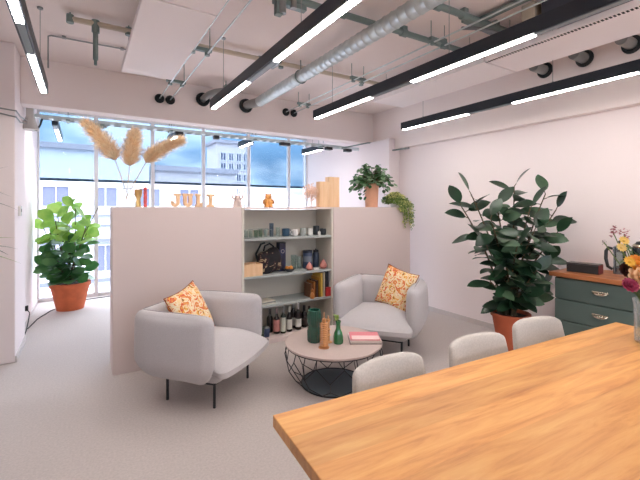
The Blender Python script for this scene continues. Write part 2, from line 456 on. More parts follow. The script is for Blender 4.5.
# ------------------------------------------------------------------ ceiling rafts
M_raft = mat('raft_white', srgb(244, 236, 236), 0.9)
def raft(label, x0, x1, y0, y1, z=2.8, slot=False):
    t = thing('ceiling_raft', label, 'ceiling panel', ((x0 + x1) / 2, (y0 + y1) / 2, z), 0, 'white suspended ceiling rafts')
    MB().box((0, 0, 0.025), (x1 - x0, y1 - y0 - 0.006, 0.05), bevel=0.004).build('board', M_raft, t, smooth=False)
    if slot:
        v = MB(); n = int((y1 - y0) / 0.024)
        for i in range(n): v.box((-(x1 - x0) / 2 + 0.022, -(y1 - y0) / 2 + 0.03 + i * 0.024, -0.001), (0.03, 0.013, 0.004))
        v.build('slot_vent', M_foam, t, smooth=False)
    for sy in (-1, 1):
        w = MB()
        for sx in (-1, 1):
            w.cyl((sx * (x1 - x0) * 0.4, sy * (y1 - y0) * 0.38, 0.05), (sx * (x1 - x0) * 0.4, sy * (y1 - y0) * 0.38, CEIL - z), 0.003, seg=6)
        w.build('hanger_wires', M_steel, t)
raft('white ceiling raft near the left light, far board with a seam behind it', 0.31, 0.77, 2.56, 4.08)
raft('white ceiling raft near the left light, near board cut by the top edge', 0.31, 0.77, 1.02, 2.55)
raft('white ceiling raft near the right wall, far plain board', 3.03, 3.52, 2.1, 3.62)
raft('white ceiling raft near the right wall, near board with a slotted edge', 3.03, 3.52, 0.4, 2.09, slot=True)

# ------------------------------------------------------------------ ducts, pipes, conduits
def collar(mb, c, axis, r, w=0.05):
    c = Vector(c); a = Vector(axis)
    pts = [c + (a.orthogonal().normalized() * math.cos(2 * PI * k / 20) + a.cross(a.orthogonal().normalized()) * math.sin(2 * PI * k / 20)) * (r * 0.72) for k in range(20)]
    mb.tube(pts, r * 0.3, seg=8, closed=True)
    return mb
# spiral duct
t = thing('spiral_duct', 'silver spiral ventilation duct ending in a black wall collar', 'duct', (2.0, 4.7, 2.92))
d = MB(); pts, rr = [], []
n = 84
for i in range(n + 1):
    y = -7.0 * (1 - i / n)
    pts += [(0, y, 0), (0, y + 0.012, 0), (0, y + 0.02, 0), (0, y + 0.028, 0)]; rr += [0.064, 0.064, 0.068, 0.064]
d.tube(pts, rr, seg=20).build('duct_pipe', M_galv, t)
e = MB(); e.tube([(0, 0.02, 0), (-0.01, 0.08, 0), (-0.04, 0.16, 0), (-0.07, 0.24, 0), (-0.08, 0.34, 0)], [0.06, 0.06, 0.058, 0.056, 0.056], seg=18); e.build('elbow', M_steel, t)
collar(MB(), (-0.08, 0.32, 0), (0, 1, 0), 0.095).build('wall_collar', M_foam, t)
for y in (-1.1, -3.4):
    b = MB(); ring = [(0.07 * math.cos(a), y, 0.07 * math.sin(a)) for a in [2 * PI * k / 20 for k in range(20)]]
    b.tube(ring, 0.006, seg=6, closed=True); b.cyl((0, y, 0.07), (0, y, 0.18), 0.005, seg=6); b.build('duct_clamp', M_galvd, t)
# conduit pairs + collars
def conduit(label, x, z, grp):
    t = thing('ceiling_conduit', label, 'pipe', (x, 5.04, z), 0, grp)
    MB().cyl((0, 0, 0), (0, -7.4, 0), 0.007, seg=8).build('tube', M_galv, t)
    collar(MB().cyl((0, -0.03, 0), (0, -0.01, 0), 0.045, seg=18), (0, -0.02, 0), (0, 1, 0), 0.056).build('wall_collar', M_foam, t)
conduit('thin silver conduit beside the left raft, left one of the pair', 0.80, 2.85, 'thin conduits by the left raft')
conduit('thin silver conduit beside the left raft, right one of the pair', 0.925, 2.85, 'thin conduits by the left raft')
conduit('thin silver conduit right of the spiral duct, left one of the pair', 2.54, 2.915, 'thin conduits by the duct')
conduit('thin silver conduit right of the spiral duct, right one of the pair', 2.67, 2.915, 'thin conduits by the duct')
def hanger(label, x, y, z, w=0.2):
    t = thing('pipe_hanger', label, 'hanger', (x, y, z), 0, 'strut hangers under the conduits')
    MB().box((0, 0, 0.03), (w, 0.04, 0.03), bevel=0.003).build('strut', M_galvd, t, smooth=False)
    for s in (-1, 1):
        MB().cyl((s * w * 0.42, 0, 0.045), (s * w * 0.42, 0, CEIL - z), 0.004, seg=6).build('rod', M_galvd, t)
        c = MB(); c.cyl((s * 0.062, 0, -0.016), (s * 0.062, 0, 0.014), 0.022, seg=12); c.build('clip', M_galvd, t)
hanger('strut hanger holding the left conduit pair, near the far beam', 0.8625, 4.35, 2.85)
hanger('strut hanger holding the left conduit pair, nearer one by the raft', 0.8625, 3.35, 2.85)
hanger('strut hanger holding the right conduit pair, near the far beam', 2.605, 4.6, 2.915)
hanger('strut hanger holding the right conduit pair, middle one', 2.605, 3.38, 2.915)
hanger('strut hanger holding the right conduit pair, nearest one by two cross pipes', 2.605, 2.25, 2.915)
# stub pipe with elbow through the beam
t = thing('elbow_pipe', 'grey bent pipe stub entering the beam through a thick black collar', 'pipe', (1.325, 5.04, 2.915))
MB().tube([(0, 0.0, 0), (0, -0.16, 0), (0.02, -0.26, 0.01), (0.08, -0.33, 0.03), (0.18, -0.36, 0.05), (0.24, -0.36, 0.05)], 0.042, seg=14).build('pipe', M_steel, t)
collar(MB(), (0, -0.03, 0), (0, 1, 0), 0.088).build('wall_collar', M_foam, t)
MB().box((0.2, -0.36, 0.07), (0.05, 0.1, 0.11), bevel=0.004).cyl((0.2, -0.36, 0.1), (0.2, -0.36, CEIL - 2.915), 0.005, seg=6).build('bracket', M_galvd, t)
# sprinkler pipe (beige) with drop, valve
t = thing('sprinkler_pipe', 'beige sprinkler pipe crossing the ceiling with a grey drop at left', 'pipe', (-0.08, 3.72, 3.05))
MB().cyl((0, 0, 0), (4.2, -0.1, 0), 0.023, seg=12).build('main_pipe', M_beige, t)
MB().cyl((0.17, 0, 0.0), (0.17, 0, -0.30), 0.02, seg=12).cyl((0.17, 0, -0.3), (0.17, 0, -0.345), 0.012, seg=10).cyl((0.17, 0, 0.03), (0.17, 0, -0.07), 0.03, seg=12).build('drop_pipe', M_galvd, t)
for x in (-0.01, 0.42, 1.9, 3.0):
    MB().cyl((x, 0, -0.035), (x, 0, 0.03), 0.028, seg=12).cyl((x, 0, 0.03), (x, 0, 0.05), 0.006, seg=6).build('clamp', M_galvd, t)
v = MB(); v.cyl((1.62, -0.05, -0.01), (1.84, -0.05, -0.01), 0.036, seg=12); v.cyl((1.66, -0.05, -0.01), (1.66, -0.05, -0.11), 0.026, seg=10); v.sphere((1.66, -0.05, -0.12), 0.03, 10, 8); v.cyl((1.82, -0.14, -0.02), (1.82, 0.05, -0.02), 0.028, seg=10); v.build('valve', M_steel, t)
t = thing('side_conduit', 'very thin grey conduit on the ceiling left of the raft', 'pipe', (-0.27, 4.26, 3.08))
MB().tube([(0, 0, -0.3), (0, 0, -0.01), (0.02, 0, 0), (0.9, -0.03, 0)], 0.007, seg=8).build('tube', M_steel, t)
for x in (0.12, 0.6): MB().box((x, -0.005, 0.005), (0.03, 0.03, 0.022)).build('clip', M_steel, t, smooth=False)
# dark water pipes across
for lab, x0, x1, y, brs in (('grey green pipe crossing the ceiling behind the duct, the farther of two', 0.9, 3.9, 2.5, (1.15, 1.75, 2.4, 2.9)), ('grey green pipe crossing the ceiling behind the duct, the nearer of two', 1.3, 3.9, 2.02, (1.6, 2.3, 2.6, 3.0))):
    t = thing('cross_pipe', lab, 'pipe', (x0, y, 3.045), 0, 'grey green cross pipes')
    MB().cyl((0, 0, 0), (x1 - x0, -0.09, 0), 0.026, seg=12).build('pipe', M_galvd, t)
    for x in brs:
        b = MB(); b.cyl((x - x0 - 0.03, -0.03 * (x - x0), 0), (x - x0 + 0.03, -0.03 * (x - x0), 0), 0.034, seg=12); b.box((x - x0, -0.03 * (x - x0), 0.035), (0.05, 0.05, 0.04)); b.build('coupling', M_galvd, t)
t = thing('strut_channel', 'short grey steel channel clamped beside the second ceiling light', 'bracket', (1.18, 2.45, 2.93))
MB().box((0, 0, 0.0), (0.05, 0.05, 0.12), bevel=0.004).box((0.1, 0.02, 0.05), (0.26, 0.05, 0.035), bevel=0.003).cyl((0, 0, 0.05), (0, 0, 0.17), 0.006, seg=6).build('channel', M_galvd, t, smooth=False)
MB().cyl((0.02, -0.02, -0.05), (0.02, -0.02, 0.06), 0.028, seg=12).cyl((0.12, 0, 0.02), (0.12, 0, 0.1), 0.024, seg=12).build('clip', M_steel, t)
# fan coil unit with cables
t = thing('fan_coil_unit', 'dark boxy fan coil unit hung above the third light', 'ventilation unit', (3.1, 1.3, 2.86))
MB().box((0, 0, 0.11), (0.5, 0.42, 0.2), bevel=0.012).build('casing', mat('unit_dark', srgb(50, 54, 66), 0.5), t, smooth=False)
MB().cyl((-0.08, 0.2, 0.08), (-0.08, 0.32, 0.06), 0.07, seg=18).build('air_spigot', mat('spigot_blue', srgb(56, 92, 120), 0.5), t)
MB().box((-0.2, 0.3, 0.12), (0.12, 0.1, 0.12), bevel=0.006).build('control_box', mat('control_beige', srgb(180, 168, 150), 0.6), t, smooth=False)
MB().tube([(-0.2, 0.3, 0.06), (-0.22, 0.36, -0.02), (-0.26, 0.45, -0.03), (-0.3, 0.56, 0.06), (-0.36, 0.68, 0.12), (-0.4, 0.78, 0.15)], 0.014, seg=8).build('cable', mat('cable_grey', srgb(120, 122, 126), 0.6), t)
MB().tube([(-0.12, 0.36, 0.06), (-0.15, 0.5, -0.01), (-0.2, 0.62, 0.08), (-0.2, 0.72, 0.16)], 0.013, seg=8).build('cable', mat('cable_grey', srgb(120, 122, 126), 0.6), t)
MB().box((-0.2, 0.72, 0.19), (0.5, 0.05, 0.04)).box((-0.3, 0.5, 0.2), (0.05, 0.5, 0.03)).build('mount_rail', M_galvd, t, smooth=False)
# three wall ducts through the right bulkhead
for lab, y, z in (('black collared pipe through the right bulkhead, farthest of three', 2.18, 2.975), ('black collared pipe through the right bulkhead, middle of three', 1.8, 2.975), ('black collared pipe through the right bulkhead, at the right picture edge', 1.42, 2.975)):
    t = thing('bulkhead_pipe', lab, 'pipe', (XR - 0.11, y, z), 0, 'pipes through the right bulkhead')
    MB().cyl((0.04, 0, 0), (-0.24, 0, 0), 0.05, seg=16).build('pipe', M_steel, t)
    collar(MB(), (-0.02, 0, 0), (1, 0, 0), 0.08).build('wall_collar', M_foam, t)
# window cable tray
t = thing('cable_tray', 'galvanised cable tray running under the beam along the windows', 'cable tray', (-0.5, 5.42, 2.53))
tr = MB(); L = 4.75
tr.box((L / 2, -0.06, 0.02), (L, 0.004, 0.035)); tr.box((L / 2, 0.06, 0.02), (L, 0.004, 0.035))
for i in range(38): tr.box((0.06 + i * 0.125, 0, 0.008), (0.05, 0.12, 0.006))
tr.build('tray', M_galv, t, smooth=False)
for k in range(3):
    cpts = [(0.05 + j * 0.3, -0.04 + 0.035 * k + 0.012 * math.sin(j * 1.3 + k), 0.025 + 0.008 * k) for j in range(16)]
    MB().tube(cpts, 0.008, seg=6).build('cable', mat('cable_%d' % k, [srgb(210, 210, 205), srgb(90, 100, 104), srgb(150, 158, 158)][k], 0.6), t)
for x in (0.35, 1.5, 2.7, 3.9):
    MB().cyl((x, -0.07, 0.05), (x, -0.07, CEIL - 2.53), 0.004, seg=6).cyl((x, 0.07, 0.05), (x, 0.07, CEIL - 2.53), 0.004, seg=6).box((x, 0, 0.0), (0.04, 0.16, 0.02)).build('tray_hanger', M_galvd, t, smooth=False)
for lab, x, w in (('dark connection box on the cable tray above the fig plant', 0.02, 0.1), ('grey green box on the cable tray left of the first plume', 0.17, 0.14), ('dark box on the cable tray beside the right plume', 1.11, 0.13), ('dark box on the cable tray above the first letters', 1.62, 0.09), ('dark box on the cable tray right of the tower', 2.72, 0.2), ('dark box on the cable tray above the wooden box', 3.55, 0.14), ('dark box at the right end of the cable tray', 3.95, 0.16)):
    tb = thing('ceiling_junction_box', lab, 'electrical box', (x, 5.42, 2.478), 0, 'electrical boxes on the window cable tray')
    MB().box((0, 0, 0.035), (w * 0.8, 0.09, 0.05), bevel=0.005).build('body', M_galvd if 'green' in lab else M_black, tb, smooth=False)
    MB().cyl((w * 0.4, 0, 0.03), (w * 0.4 + 0.03, 0, 0.03), 0.012, seg=8).build('gland', M_steel, tb)
t = thing('trunking_elbow', 'pale metal trunking elbow with looped cables beside the left pillar', 'trunking', (-0.50, 5.3, 2.42))
MB().box((0, 0, 0.12), (0.07, 0.08, 0.26), bevel=0.006).box((0.08, 0.1, 0.24), (0.2, 0.06, 0.05), bevel=0.004).build('channel', mat('trunking_pale', srgb(200, 194, 188), 0.5, 0.2), t, smooth=False)
MB().lathe([(0.085, 0), (0.075, 0.03), (0.035, 0.16), (0.03, 0.18)], (0, 0, -0.05), 14).build('gusset', mat('trunking_pale', srgb(200, 194, 188), 0.5), t)
MB().tube([(-0.03, 0, 0.25), (-0.05, -0.02, 0.33), (0.0, -0.04, 0.36), (0.06, -0.03, 0.33), (0.08, 0, 0.27)], 0.011, seg=8).build('cable', M_foam, t)
MB().tube([(0.0, 0, -0.03), (0.06, 0, -0.05), (0.09, 0.02, 0.02), (0.1, 0.1, 0.1)], 0.01, seg=8).build('cable', M_foam, t)
t = thing('pillar_cable', 'two thin grey cables sagging around the left pillar', 'cable', (-0.56, 4.69, 2.4))
MB().tube([(0.04, 0.52, 0.02), (0.02, 0.2, -0.03), (0.012, -0.012, -0.02), (-0.1, -0.012, 0.0), (-0.42, -0.012, 0.03)], 0.007, seg=6).build('cable', M_steel, t)
MB().tube([(0.04, 0.52, 0.05), (0.02, 0.2, 0.03), (0.012, -0.012, 0.04), (-0.1, -0.012, 0.05), (-0.42, -0.012, 0.05)], 0.007, seg=6).build('cable', M_steel, t)
t = thing('corner_conduit', 'bent grey conduit in the corner under the right bulkhead', 'pipe', (4.08, 5.0, 2.41))
MB().tube([(-0.3, 0.36, 0.12), (0.0, 0.02, 0.19), (0.06, -0.06, 0.185), (0.075, -0.2, 0.1), (0.08, -0.42, 0.012), (0.1, -0.52, 0.006), (0.13, -0.78, 0.006)], 0.012, seg=8).build('tube', M_galvd, t)
MB().cyl((0.13, -0.72, 0.006), (0.135, -0.8, 0.006), 0.017, seg=8).build('end_sleeve', M_steel, t)

t = thing('light_switch', 'small white switch box on the pillar corner', 'switch', (-0.56, 4.93, 1.42))
MB().box((0.012, 0, 0.05), (0.024, 0.08, 0.1), bevel=0.004).build('case', M_white, t, smooth=False)
MB().box((0.025, 0, 0.055), (0.006, 0.02, 0.03)).build('rocker', M_black, t, smooth=False)

# ------------------------------------------------------------------ partition of three shelving units
PT = 1.51; PY0, PY1 = 3.86, 4.24
def shelving(label, x0, x1, front, zs):
    t = thing('shelving_unit', label, 'shelving unit', ((x0 + x1) / 2, (PY0 + PY1) / 2, 0), 0 if front else PI, 'shelving units forming the partition')
    w, d = x1 - x0 - 0.004, PY1 - PY0
    for s in (-1, 1): MB().box((s * (w / 2 - 0.012), 0, PT / 2), (0.024, d, PT - 0.002), bevel=0.002).build('side_panel', M_shback if front else M_panelw, t, smooth=False)
    MB().box((0, 0, PT - 0.012), (w - 0.05, d, 0.024), bevel=0.002).build('top_board', M_panelw, t, smooth=False)
    MB().box((0, 0, 0.025), (w - 0.05, d, 0.05), bevel=0.002).build('bottom_board', M_panelw, t, smooth=False)
    MB().box((0, d / 2 - 0.008, PT / 2), (w - 0.05, 0.012, PT - 0.06)).build('back_panel', M_shback if front else M_panelw, t, smooth=False)
    for z in zs: MB().box((0, -0.008, z - 0.0125), (w - 0.05, d - 0.03, 0.025), bevel=0.002).build('shelf', M_shelf, t, smooth=False)
    if not front:
        MB().box((0, d / 2 - 0.001, PT / 2), (w, 0.006, PT - 0.002)).build('rear_cladding', M_panelw, t, smooth=False)
    return t
Z1, Z2, Z3, Z4 = 1.168, 0.757, 0.425, 0.05
shelving('white shelving unit turned back, behind the left armchair', 0.223, 1.431, False, (Z1, Z2, Z3))
shelving('open grey shelving unit holding cups, books and bottles', 1.431, 2.601, True, (Z1, Z2, Z3))
shelving('white shelving unit turned back, behind the right armchair', 2.601, 3.896, False, (Z1, Z2, Z3))
# thin plinth and inner lining of the open unit is the grey of its back

# ------------------------------------------------------------------ things on the open shelves
YAW = math.radians(31.95); FPX = 380.0
def ax(px, y):
    """world x of a picture column on the depth plane y"""
    return y * math.tan(math.atan((px - 320) / FPX) + YAW)
G_clear = glass('glass_clear', (0.86, 0.91, 0.90, 1), 0.93)
G_green = glass('glass_greenish', (0.62, 0.72, 0.64, 1), 0.9)
G_blue = glass('glass_bluish', (0.45, 0.55, 0.66, 1), 0.85)
G_dark = glass('glass_dark', (0.18, 0.20, 0.24, 1), 0.8)
def tumbler(name, label, x, y, z, r, h, m, grp, cat='glass'):
    o = MB().lathe([(0, 0), (r * 0.85, 0), (r, h), (r - 0.003, h), (r * 0.85 - 0.003, 0.008), (0, 0.008)], (0, 0, 0), 20, cap=False).build(name, m)
    o.location = (x, y, z); return tag(o, label, cat, grp)
YS = 4.02
# glass rack
t = thing('glass_rack', 'low dark wire rack around the glasses at the left end of the top shelf', 'rack', (ax(256, YS), 4.03, Z1))
rk = MB(); w2 = (ax(269, YS) - ax(243.5, YS)) / 2
for z in (0.004, 0.09):
    rk.tube([(-w2, -0.1, z), (w2, -0.1, z), (w2, 0.08, z), (-w2, 0.08, z)], 0.003, seg=6, closed=True)
rk.build('frame', M_steel, t)
for (sx, sy) in ((-1, -0.1), (1, -0.1), (1, 0.08), (-1, 0.08)): MB().cyl((sx * w2, sy, 0), (sx * w2, sy, 0.09), 0.003, seg=6).build('post', M_steel, t)
for i, (px, m) in enumerate(((246, G_clear), (250.5, G_clear), (256, G_green), (260.5, G_green), (265.5, G_clear))):
    tumbler('drinking_glass', '%s drinking glass in the wire rack, %s from the left' % ('greenish' if m is G_green else 'clear', ['first', 'second', 'third', 'fourth', 'fifth'][i]), ax(px, YS), YS, Z1 + 0.001, 0.024, 0.085 + 0.006 * (i % 2), m, 'glasses on the top shelf')
tumbler('tall_glass', 'tall bluish glass bottle right of the wire rack', ax(272.5, YS), 4.05, Z1, 0.025, 0.155, G_blue, None)
tumbler('drinking_glass', 'single clear tall glass left of the blue mug', ax(278, YS), YS, Z1, 0.027, 0.105, G_clear, 'glasses on the top shelf')
def mug(label, px, y, z, r, h, m, cat='mug', name='mug', handle=1):
    t = thing(name, label, cat, (ax(px, y), y, z), 0, 'mugs and cups on the top shelf')
    MB().lathe([(0, 0), (r * 0.82, 0), (r * 0.95, 0.01), (r, h * 0.5), (r, h), (r - 0.005, h), (r - 0.006, h * 0.4), (r * 0.8, 0.012), (0, 0.012)], (0, 0, 0), 24, cap=False).build('body', m, t)
    if handle:
        s = handle
        MB().tube([(s * r * 0.95, 0, h * 0.8), (s * (r + 0.02), 0, h * 0.78), (s * (r + 0.026), 0, h * 0.5), (s * (r + 0.018), 0, h * 0.25), (s * r * 0.93, 0, h * 0.2)], 0.006, seg=8).build('handle', m, t)
    return t
M_mblue = mat('glaze_blue', srgb(46, 78, 104), 0.3); M_mdark = mat('glaze_dark', srgb(54, 60, 66), 0.35); M_mgrey = mat('glaze_grey', srgb(186, 190, 186), 0.35)
mug('dark blue mug on the top shelf', 285.8, YS, Z1, 0.046, 0.09, M_mblue, handle=1)
mug('white mug between the blue mug and the green banded cup', 295, YS, Z1, 0.036, 0.078, M_white, handle=-1)
mug('grey cup with a pale rim, right of the white mug', 303.3, YS, Z1, 0.036, 0.088, M_mgrey, 'cup', 'cup', 0)
mug('white cup left of the dark cups', 310.2, YS, Z1, 0.034, 0.085, M_white, 'cup', 'cup', 0)
mug('dark taller cup near the right end of the top shelf', 316, 4.05, Z1, 0.04, 0.11, M_mdark, 'cup', 'cup', 0)
mug('dark low mug at the right end of the top shelf', 323, 4.02, Z1, 0.042, 0.075, M_mdark, handle=-1)
mug('small white espresso cup in front of the dark cups', 319.2, 3.94, Z1, 0.018, 0.045, M_white, 'cup', 'espresso_cup', 0)

# second shelf
t = thing('wooden_crate', 'pale wooden crate at the left end of the second shelf', 'crate', (ax(250.5, 3.97), 3.97, Z2))
cw = 0.195
cr = MB(); cr.box((0, 0, 0.008), (cw, 0.16, 0.012)); cr.box((0, -0.085, 0.065), (cw, 0.01, 0.13), bevel=0.002); cr.box((0, 0.085, 0.065), (cw, 0.01, 0.13), bevel=0.002)
cr.build('base', M_pine, t, smooth=False)
for s in (-1, 1): MB().box((s * (cw / 2 + 0.005), 0, 0.065), (0.01, 0.18, 0.13), bevel=0.002).build('side', M_pine, t, smooth=False)
M_bag = patchy('bag_print', [srgb(22, 20, 24), srgb(30, 27, 32), srgb(26, 24, 30), srgb(60, 34, 40), srgb(170, 150, 120)], 16, 0.85)
t = thing('tote_bag', 'dark floral fabric bag slumped beside the wooden crate', 'bag', (ax(268.5, 4.05), 4.03, Z2))
MB().pillow((0, 0, 0.13), (0.125, 0.08, 0.13), 0.05, (0.015, 0.03, 0.01), 10, fn=lambda p: V(p.x * (1.05 - 0.9 * max(0, p.z)), p.y * (1 - 1.6 * max(0, p.z)), p.z + 0.025 * math.sin(p.x * 24))).build('body', M_bag, t)
MB().tube([(-0.07, 0, 0.25), (-0.06, -0.01, 0.31), (0.0, -0.01, 0.335), (0.05, 0, 0.30), (0.07, 0, 0.25)], 0.01, seg=8).build('handle', M_foam, t)
MB().tube([(-0.12, 0.03, 0.1), (-0.15, 0.03, 0.22), (-0.09, 0.03, 0.33), (-0.04, 0.03, 0.34)], 0.012, seg=8).build('strap', M_foam, t)
t = thing('gift_tin', 'tall narrow dark blue tin with a round emblem', 'tin', (ax(281.8, 4.04), 4.06, Z2))
MB().box((0, 0, 0.165), (0.085, 0.085, 0.33), bevel=0.004).build('body', patchy('tin_print', [srgb(30, 28, 48), srgb(36, 34, 62), srgb(46, 52, 92), srgb(34, 30, 50)], 9, 0.5), t, smooth=False)
MB().lathe([(0.024, 0), (0.024, 0.004), (0.016, 0.004), (0.016, 0)], M=Matrix.Translation((0, -0.043, 0.235)) @ Matrix.Rotation(PI / 2, 4, 'X'), seg=20, cap=False).build('emblem', mat('emblem_grey', srgb(170, 160, 160), 0.5), t)
MB().box((0, 0, 0.332), (0.088, 0.088, 0.012), bevel=0.003).build('lid', mat('tin_lid', srgb(26, 24, 34), 0.5), t, smooth=False)
t = thing('fruit_bowl', 'small dark bowl of oranges in front of the blue tin', 'bowl', (ax(289.5, 3.95), 3.95, Z2))
MB().lathe([(0, 0), (0.03, 0), (0.06, 0.025), (0.068, 0.04), (0.064, 0.04), (0.03, 0.008), (0, 0.008)], (0, 0, 0), 24, cap=False).build('dish', M_mdark, t)
M_or = mat('orange_peel', srgb(226, 146, 66), 0.55, bump=0.1, bscale=300)
for i, (dx, dy, dz) in enumerate(((-0.025, 0.01, 0.042), (0.026, 0.014, 0.042), (0.002, -0.026, 0.044))):
    o = MB().sphere((0, 0, 0), 0.026).build('orange', M_or); o.location = (ax(289.5, 3.95) + dx, 3.95 + dy, Z2 + dz)
    tag(o, ['left orange in the small dark bowl', 'right orange in the small dark bowl', 'front orange in the small dark bowl'][i], 'orange', 'oranges in the bowl')
for px, h, r, w in ((294.5, 0.17, 0.035, 'taller clear vase behind the oranges'), (299.8, 0.15, 0.033, 'clear vase between the oranges and the blue canister')):
    tumbler('glass_vase', w, ax(px, 4.08), 4.1, Z2, r, h, G_clear, None, 'vase')
t = thing('storage_canister', 'dark blue lidded canister on the second shelf', 'canister', (ax(308.4, 4.06), 4.08, Z2))
MB().lathe([(0, 0), (0.056, 0), (0.058, 0.01), (0.058, 0.185), (0.054, 0.19), (0, 0.19)], (0, 0, 0), 26, cap=False).build('body', mat('canister_blue', srgb(58, 74, 106), 0.45), t)
MB().lathe([(0, 0.19), (0.06, 0.19), (0.061, 0.215), (0.055, 0.222), (0, 0.222)], (0, 0, 0), 26, cap=False).build('lid', mat('canister_lid', srgb(40, 46, 62), 0.5), t)
MB().lathe([(0.0585, 0.08), (0.0588, 0.08), (0.0588, 0.15), (0.0585, 0.15)], (0, 0, 0), 26, cap=False).build('label_band', mat('band_grey', srgb(120, 128, 142), 0.6), t)
t = thing('storage_jar', 'dark blue jar right of the lidded canister', 'jar', (ax(316.6, 4.08), 4.1, Z2))
MB().lathe([(0, 0), (0.04, 0), (0.042, 0.17), (0.03, 0.19), (0, 0.19)], (0, 0, 0), 22, cap=False).build('body', mat('jar_blue', srgb(50, 62, 84), 0.4), t)
MB().lathe([(0, 0.19), (0.034, 0.19), (0.034, 0.215), (0, 0.217)], (0, 0, 0), 22, cap=False).sphere((0, 0, 0.222), 0.01).build('lid', M_black, t)
def bud(label, px, y, h, r):
    t = thing('bud_vase', label, 'vase', (ax(px, y), y, Z2), 0, 'pink bud vases')
    MB().lathe([(0, 0), (r * 0.6, 0), (r, h * 0.25), (r * 0.95, h * 0.45), (r * 0.45, h * 0.8), (r * 0.16, h * 0.96), (r * 0.14, h), (0, h)], (0, 0, 0), 24, cap=False).build('body', mat('blush_pink', srgb(206, 134, 122), 0.4), t)
    MB().lathe([(0, 0), (r * 0.62, 0), (r * 0.9, h * 0.14), (r * 0.91, h * 0.15), (0, h * 0.15)], (0, 0, -0.0005), 24, cap=False).build('foot_glaze', mat('glaze_rust', srgb(140, 72, 60), 0.4), t)
bud('pink onion shaped vase in front of the blue canister', 309.4, 3.93, 0.095, 0.042)
bud('pink onion shaped vase at the right end of the second shelf', 323.2, 3.95, 0.115, 0.046)
t = thing('folded_packet', 'small white folded packet between the two pink vases', 'packet', (ax(315.6, 3.9), 3.9, Z2))
MB().box((0, 0, 0.012), (0.075, 0.04, 0.022), 0.2, bevel=0.004).build('body', M_white, t)
MB().box((0, -0.0, 0.025), (0.03, 0.036, 0.004), 0.2).build('flap', mat('paper_grey', srgb(180, 180, 176), 0.8), t)

# third shelf
for i, (px, y) in enumerate(((243.6, 3.98), (247.6, 3.95))):
    tumbler('dark_glass', ['dark glass at the left end of the third shelf', 'dark glass second from the left on the third shelf'][i], ax(px, y), y, Z3, 0.03, 0.1, G_dark, 'dark glasses')
mg = [srgb(206, 200, 188), srgb(120, 124, 122), srgb(214, 206, 190)]
for i in range(3):
    o = MB().box((0, 0, 0.006), (0.20 - 0.01 * i, 0.15, 0.011), 0.1 * i, bevel=0.001).build('magazine', mat('magazine_%d' % i, mg[i], 0.5), smooth=False)
    o.location = (ax(265, 3.98), 3.98, Z3 + 0.0115 * i)
    tag(o, ['pale magazine at the bottom of the flat pile on the third shelf', 'grey magazine in the middle of the flat pile on the third shelf', 'cream magazine on top of the flat pile on the third shelf'][i], 'magazine', 'magazines lying on the third shelf')
def book(label, px, w, h, d, col, y=3.99, z=Z3, tilt=0.0, pages=True, grp='books standing on the third shelf'):
    t = thing('book', label, 'book', (ax(px, y - d / 2), y, z), 0, grp)
    t.rotation_euler[1] = tilt
    m = mat('cover_%02x%02x%02x' % tuple(int(c * 255) for c in col[:3]), col, 0.55)
    cv = MB(); cv.box((0, -d / 2 + 0.002, h / 2), (w, 0.004, h)); cv.box((-w / 2 + 0.002, 0, h / 2), (0.004, d, h)); cv.box((w / 2 - 0.002, 0, h / 2), (0.004, d, h))
    cv.build('cover', m, t, smooth=False)
    MB().box((0, 0.002, h / 2 - 0.001), (w - 0.009, d - 0.008, h - 0.008)).build('page_block', mat('paper', srgb(222, 214, 200), 0.9), t, smooth=False)
    return t
book('brown book at the left end of the upright books', 311.8, 0.028, 0.165, 0.16, srgb(120, 74, 44))
book('orange brown book second of the upright books', 314.5, 0.026, 0.19, 0.17, srgb(176, 112, 56))
book('dark brown book left of the cream books', 317.2, 0.03, 0.2, 0.17, srgb(80, 52, 42))
book('ochre thin book next to the yellow book', 319.4, 0.016, 0.235, 0.18, srgb(206, 150, 60))
book('tall yellow book on the third shelf', 321.6, 0.032, 0.285, 0.19, srgb(232, 190, 84))
book('tall cream book right of the yellow book', 324.3, 0.022, 0.29, 0.19, srgb(224, 214, 190))
book('tall black book right of the cream book', 327.2, 0.04, 0.30, 0.19, srgb(36, 38, 46))
book('tall white book at the right end of the third shelf', 330.4, 0.03, 0.29, 0.19, srgb(206, 204, 206))
t = thing('red_box', 'small red box leaning before the black and white books', 'box', (ax(328.2, 3.885), 3.885, Z3))
MB().box((0, 0, 0.05), (0.075, 0.025, 0.1), 0.1, bevel=0.004).build('body', mat('box_red', srgb(196, 52, 52), 0.5), t, smooth=False)
MB().box((0, -0.0005, 0.104), (0.078, 0.028, 0.012), 0.1, bevel=0.003).build('lid', mat('box_red2', srgb(150, 36, 40), 0.5), t, smooth=False)
t = thing('ochre_figurine', 'small ochre figurine standing before the brown books', 'figurine', (ax(312.6, 3.875), 3.885, Z3))
MB().lathe([(0, 0), (0.025, 0), (0.028, 0.03), (0.02, 0.06), (0.012, 0.075), (0.02, 0.09), (0.017, 0.11), (0, 0.118)], (0, 0, 0), 18, cap=False).build('body', mat('ochre', srgb(190, 120, 62), 0.5), t)
MB().sphere((-0.014, -0.008, 0.115), 0.007).sphere((0.014, -0.008, 0.115), 0.007).build('ears', mat('ochre_dark', srgb(120, 70, 40), 0.5), t)

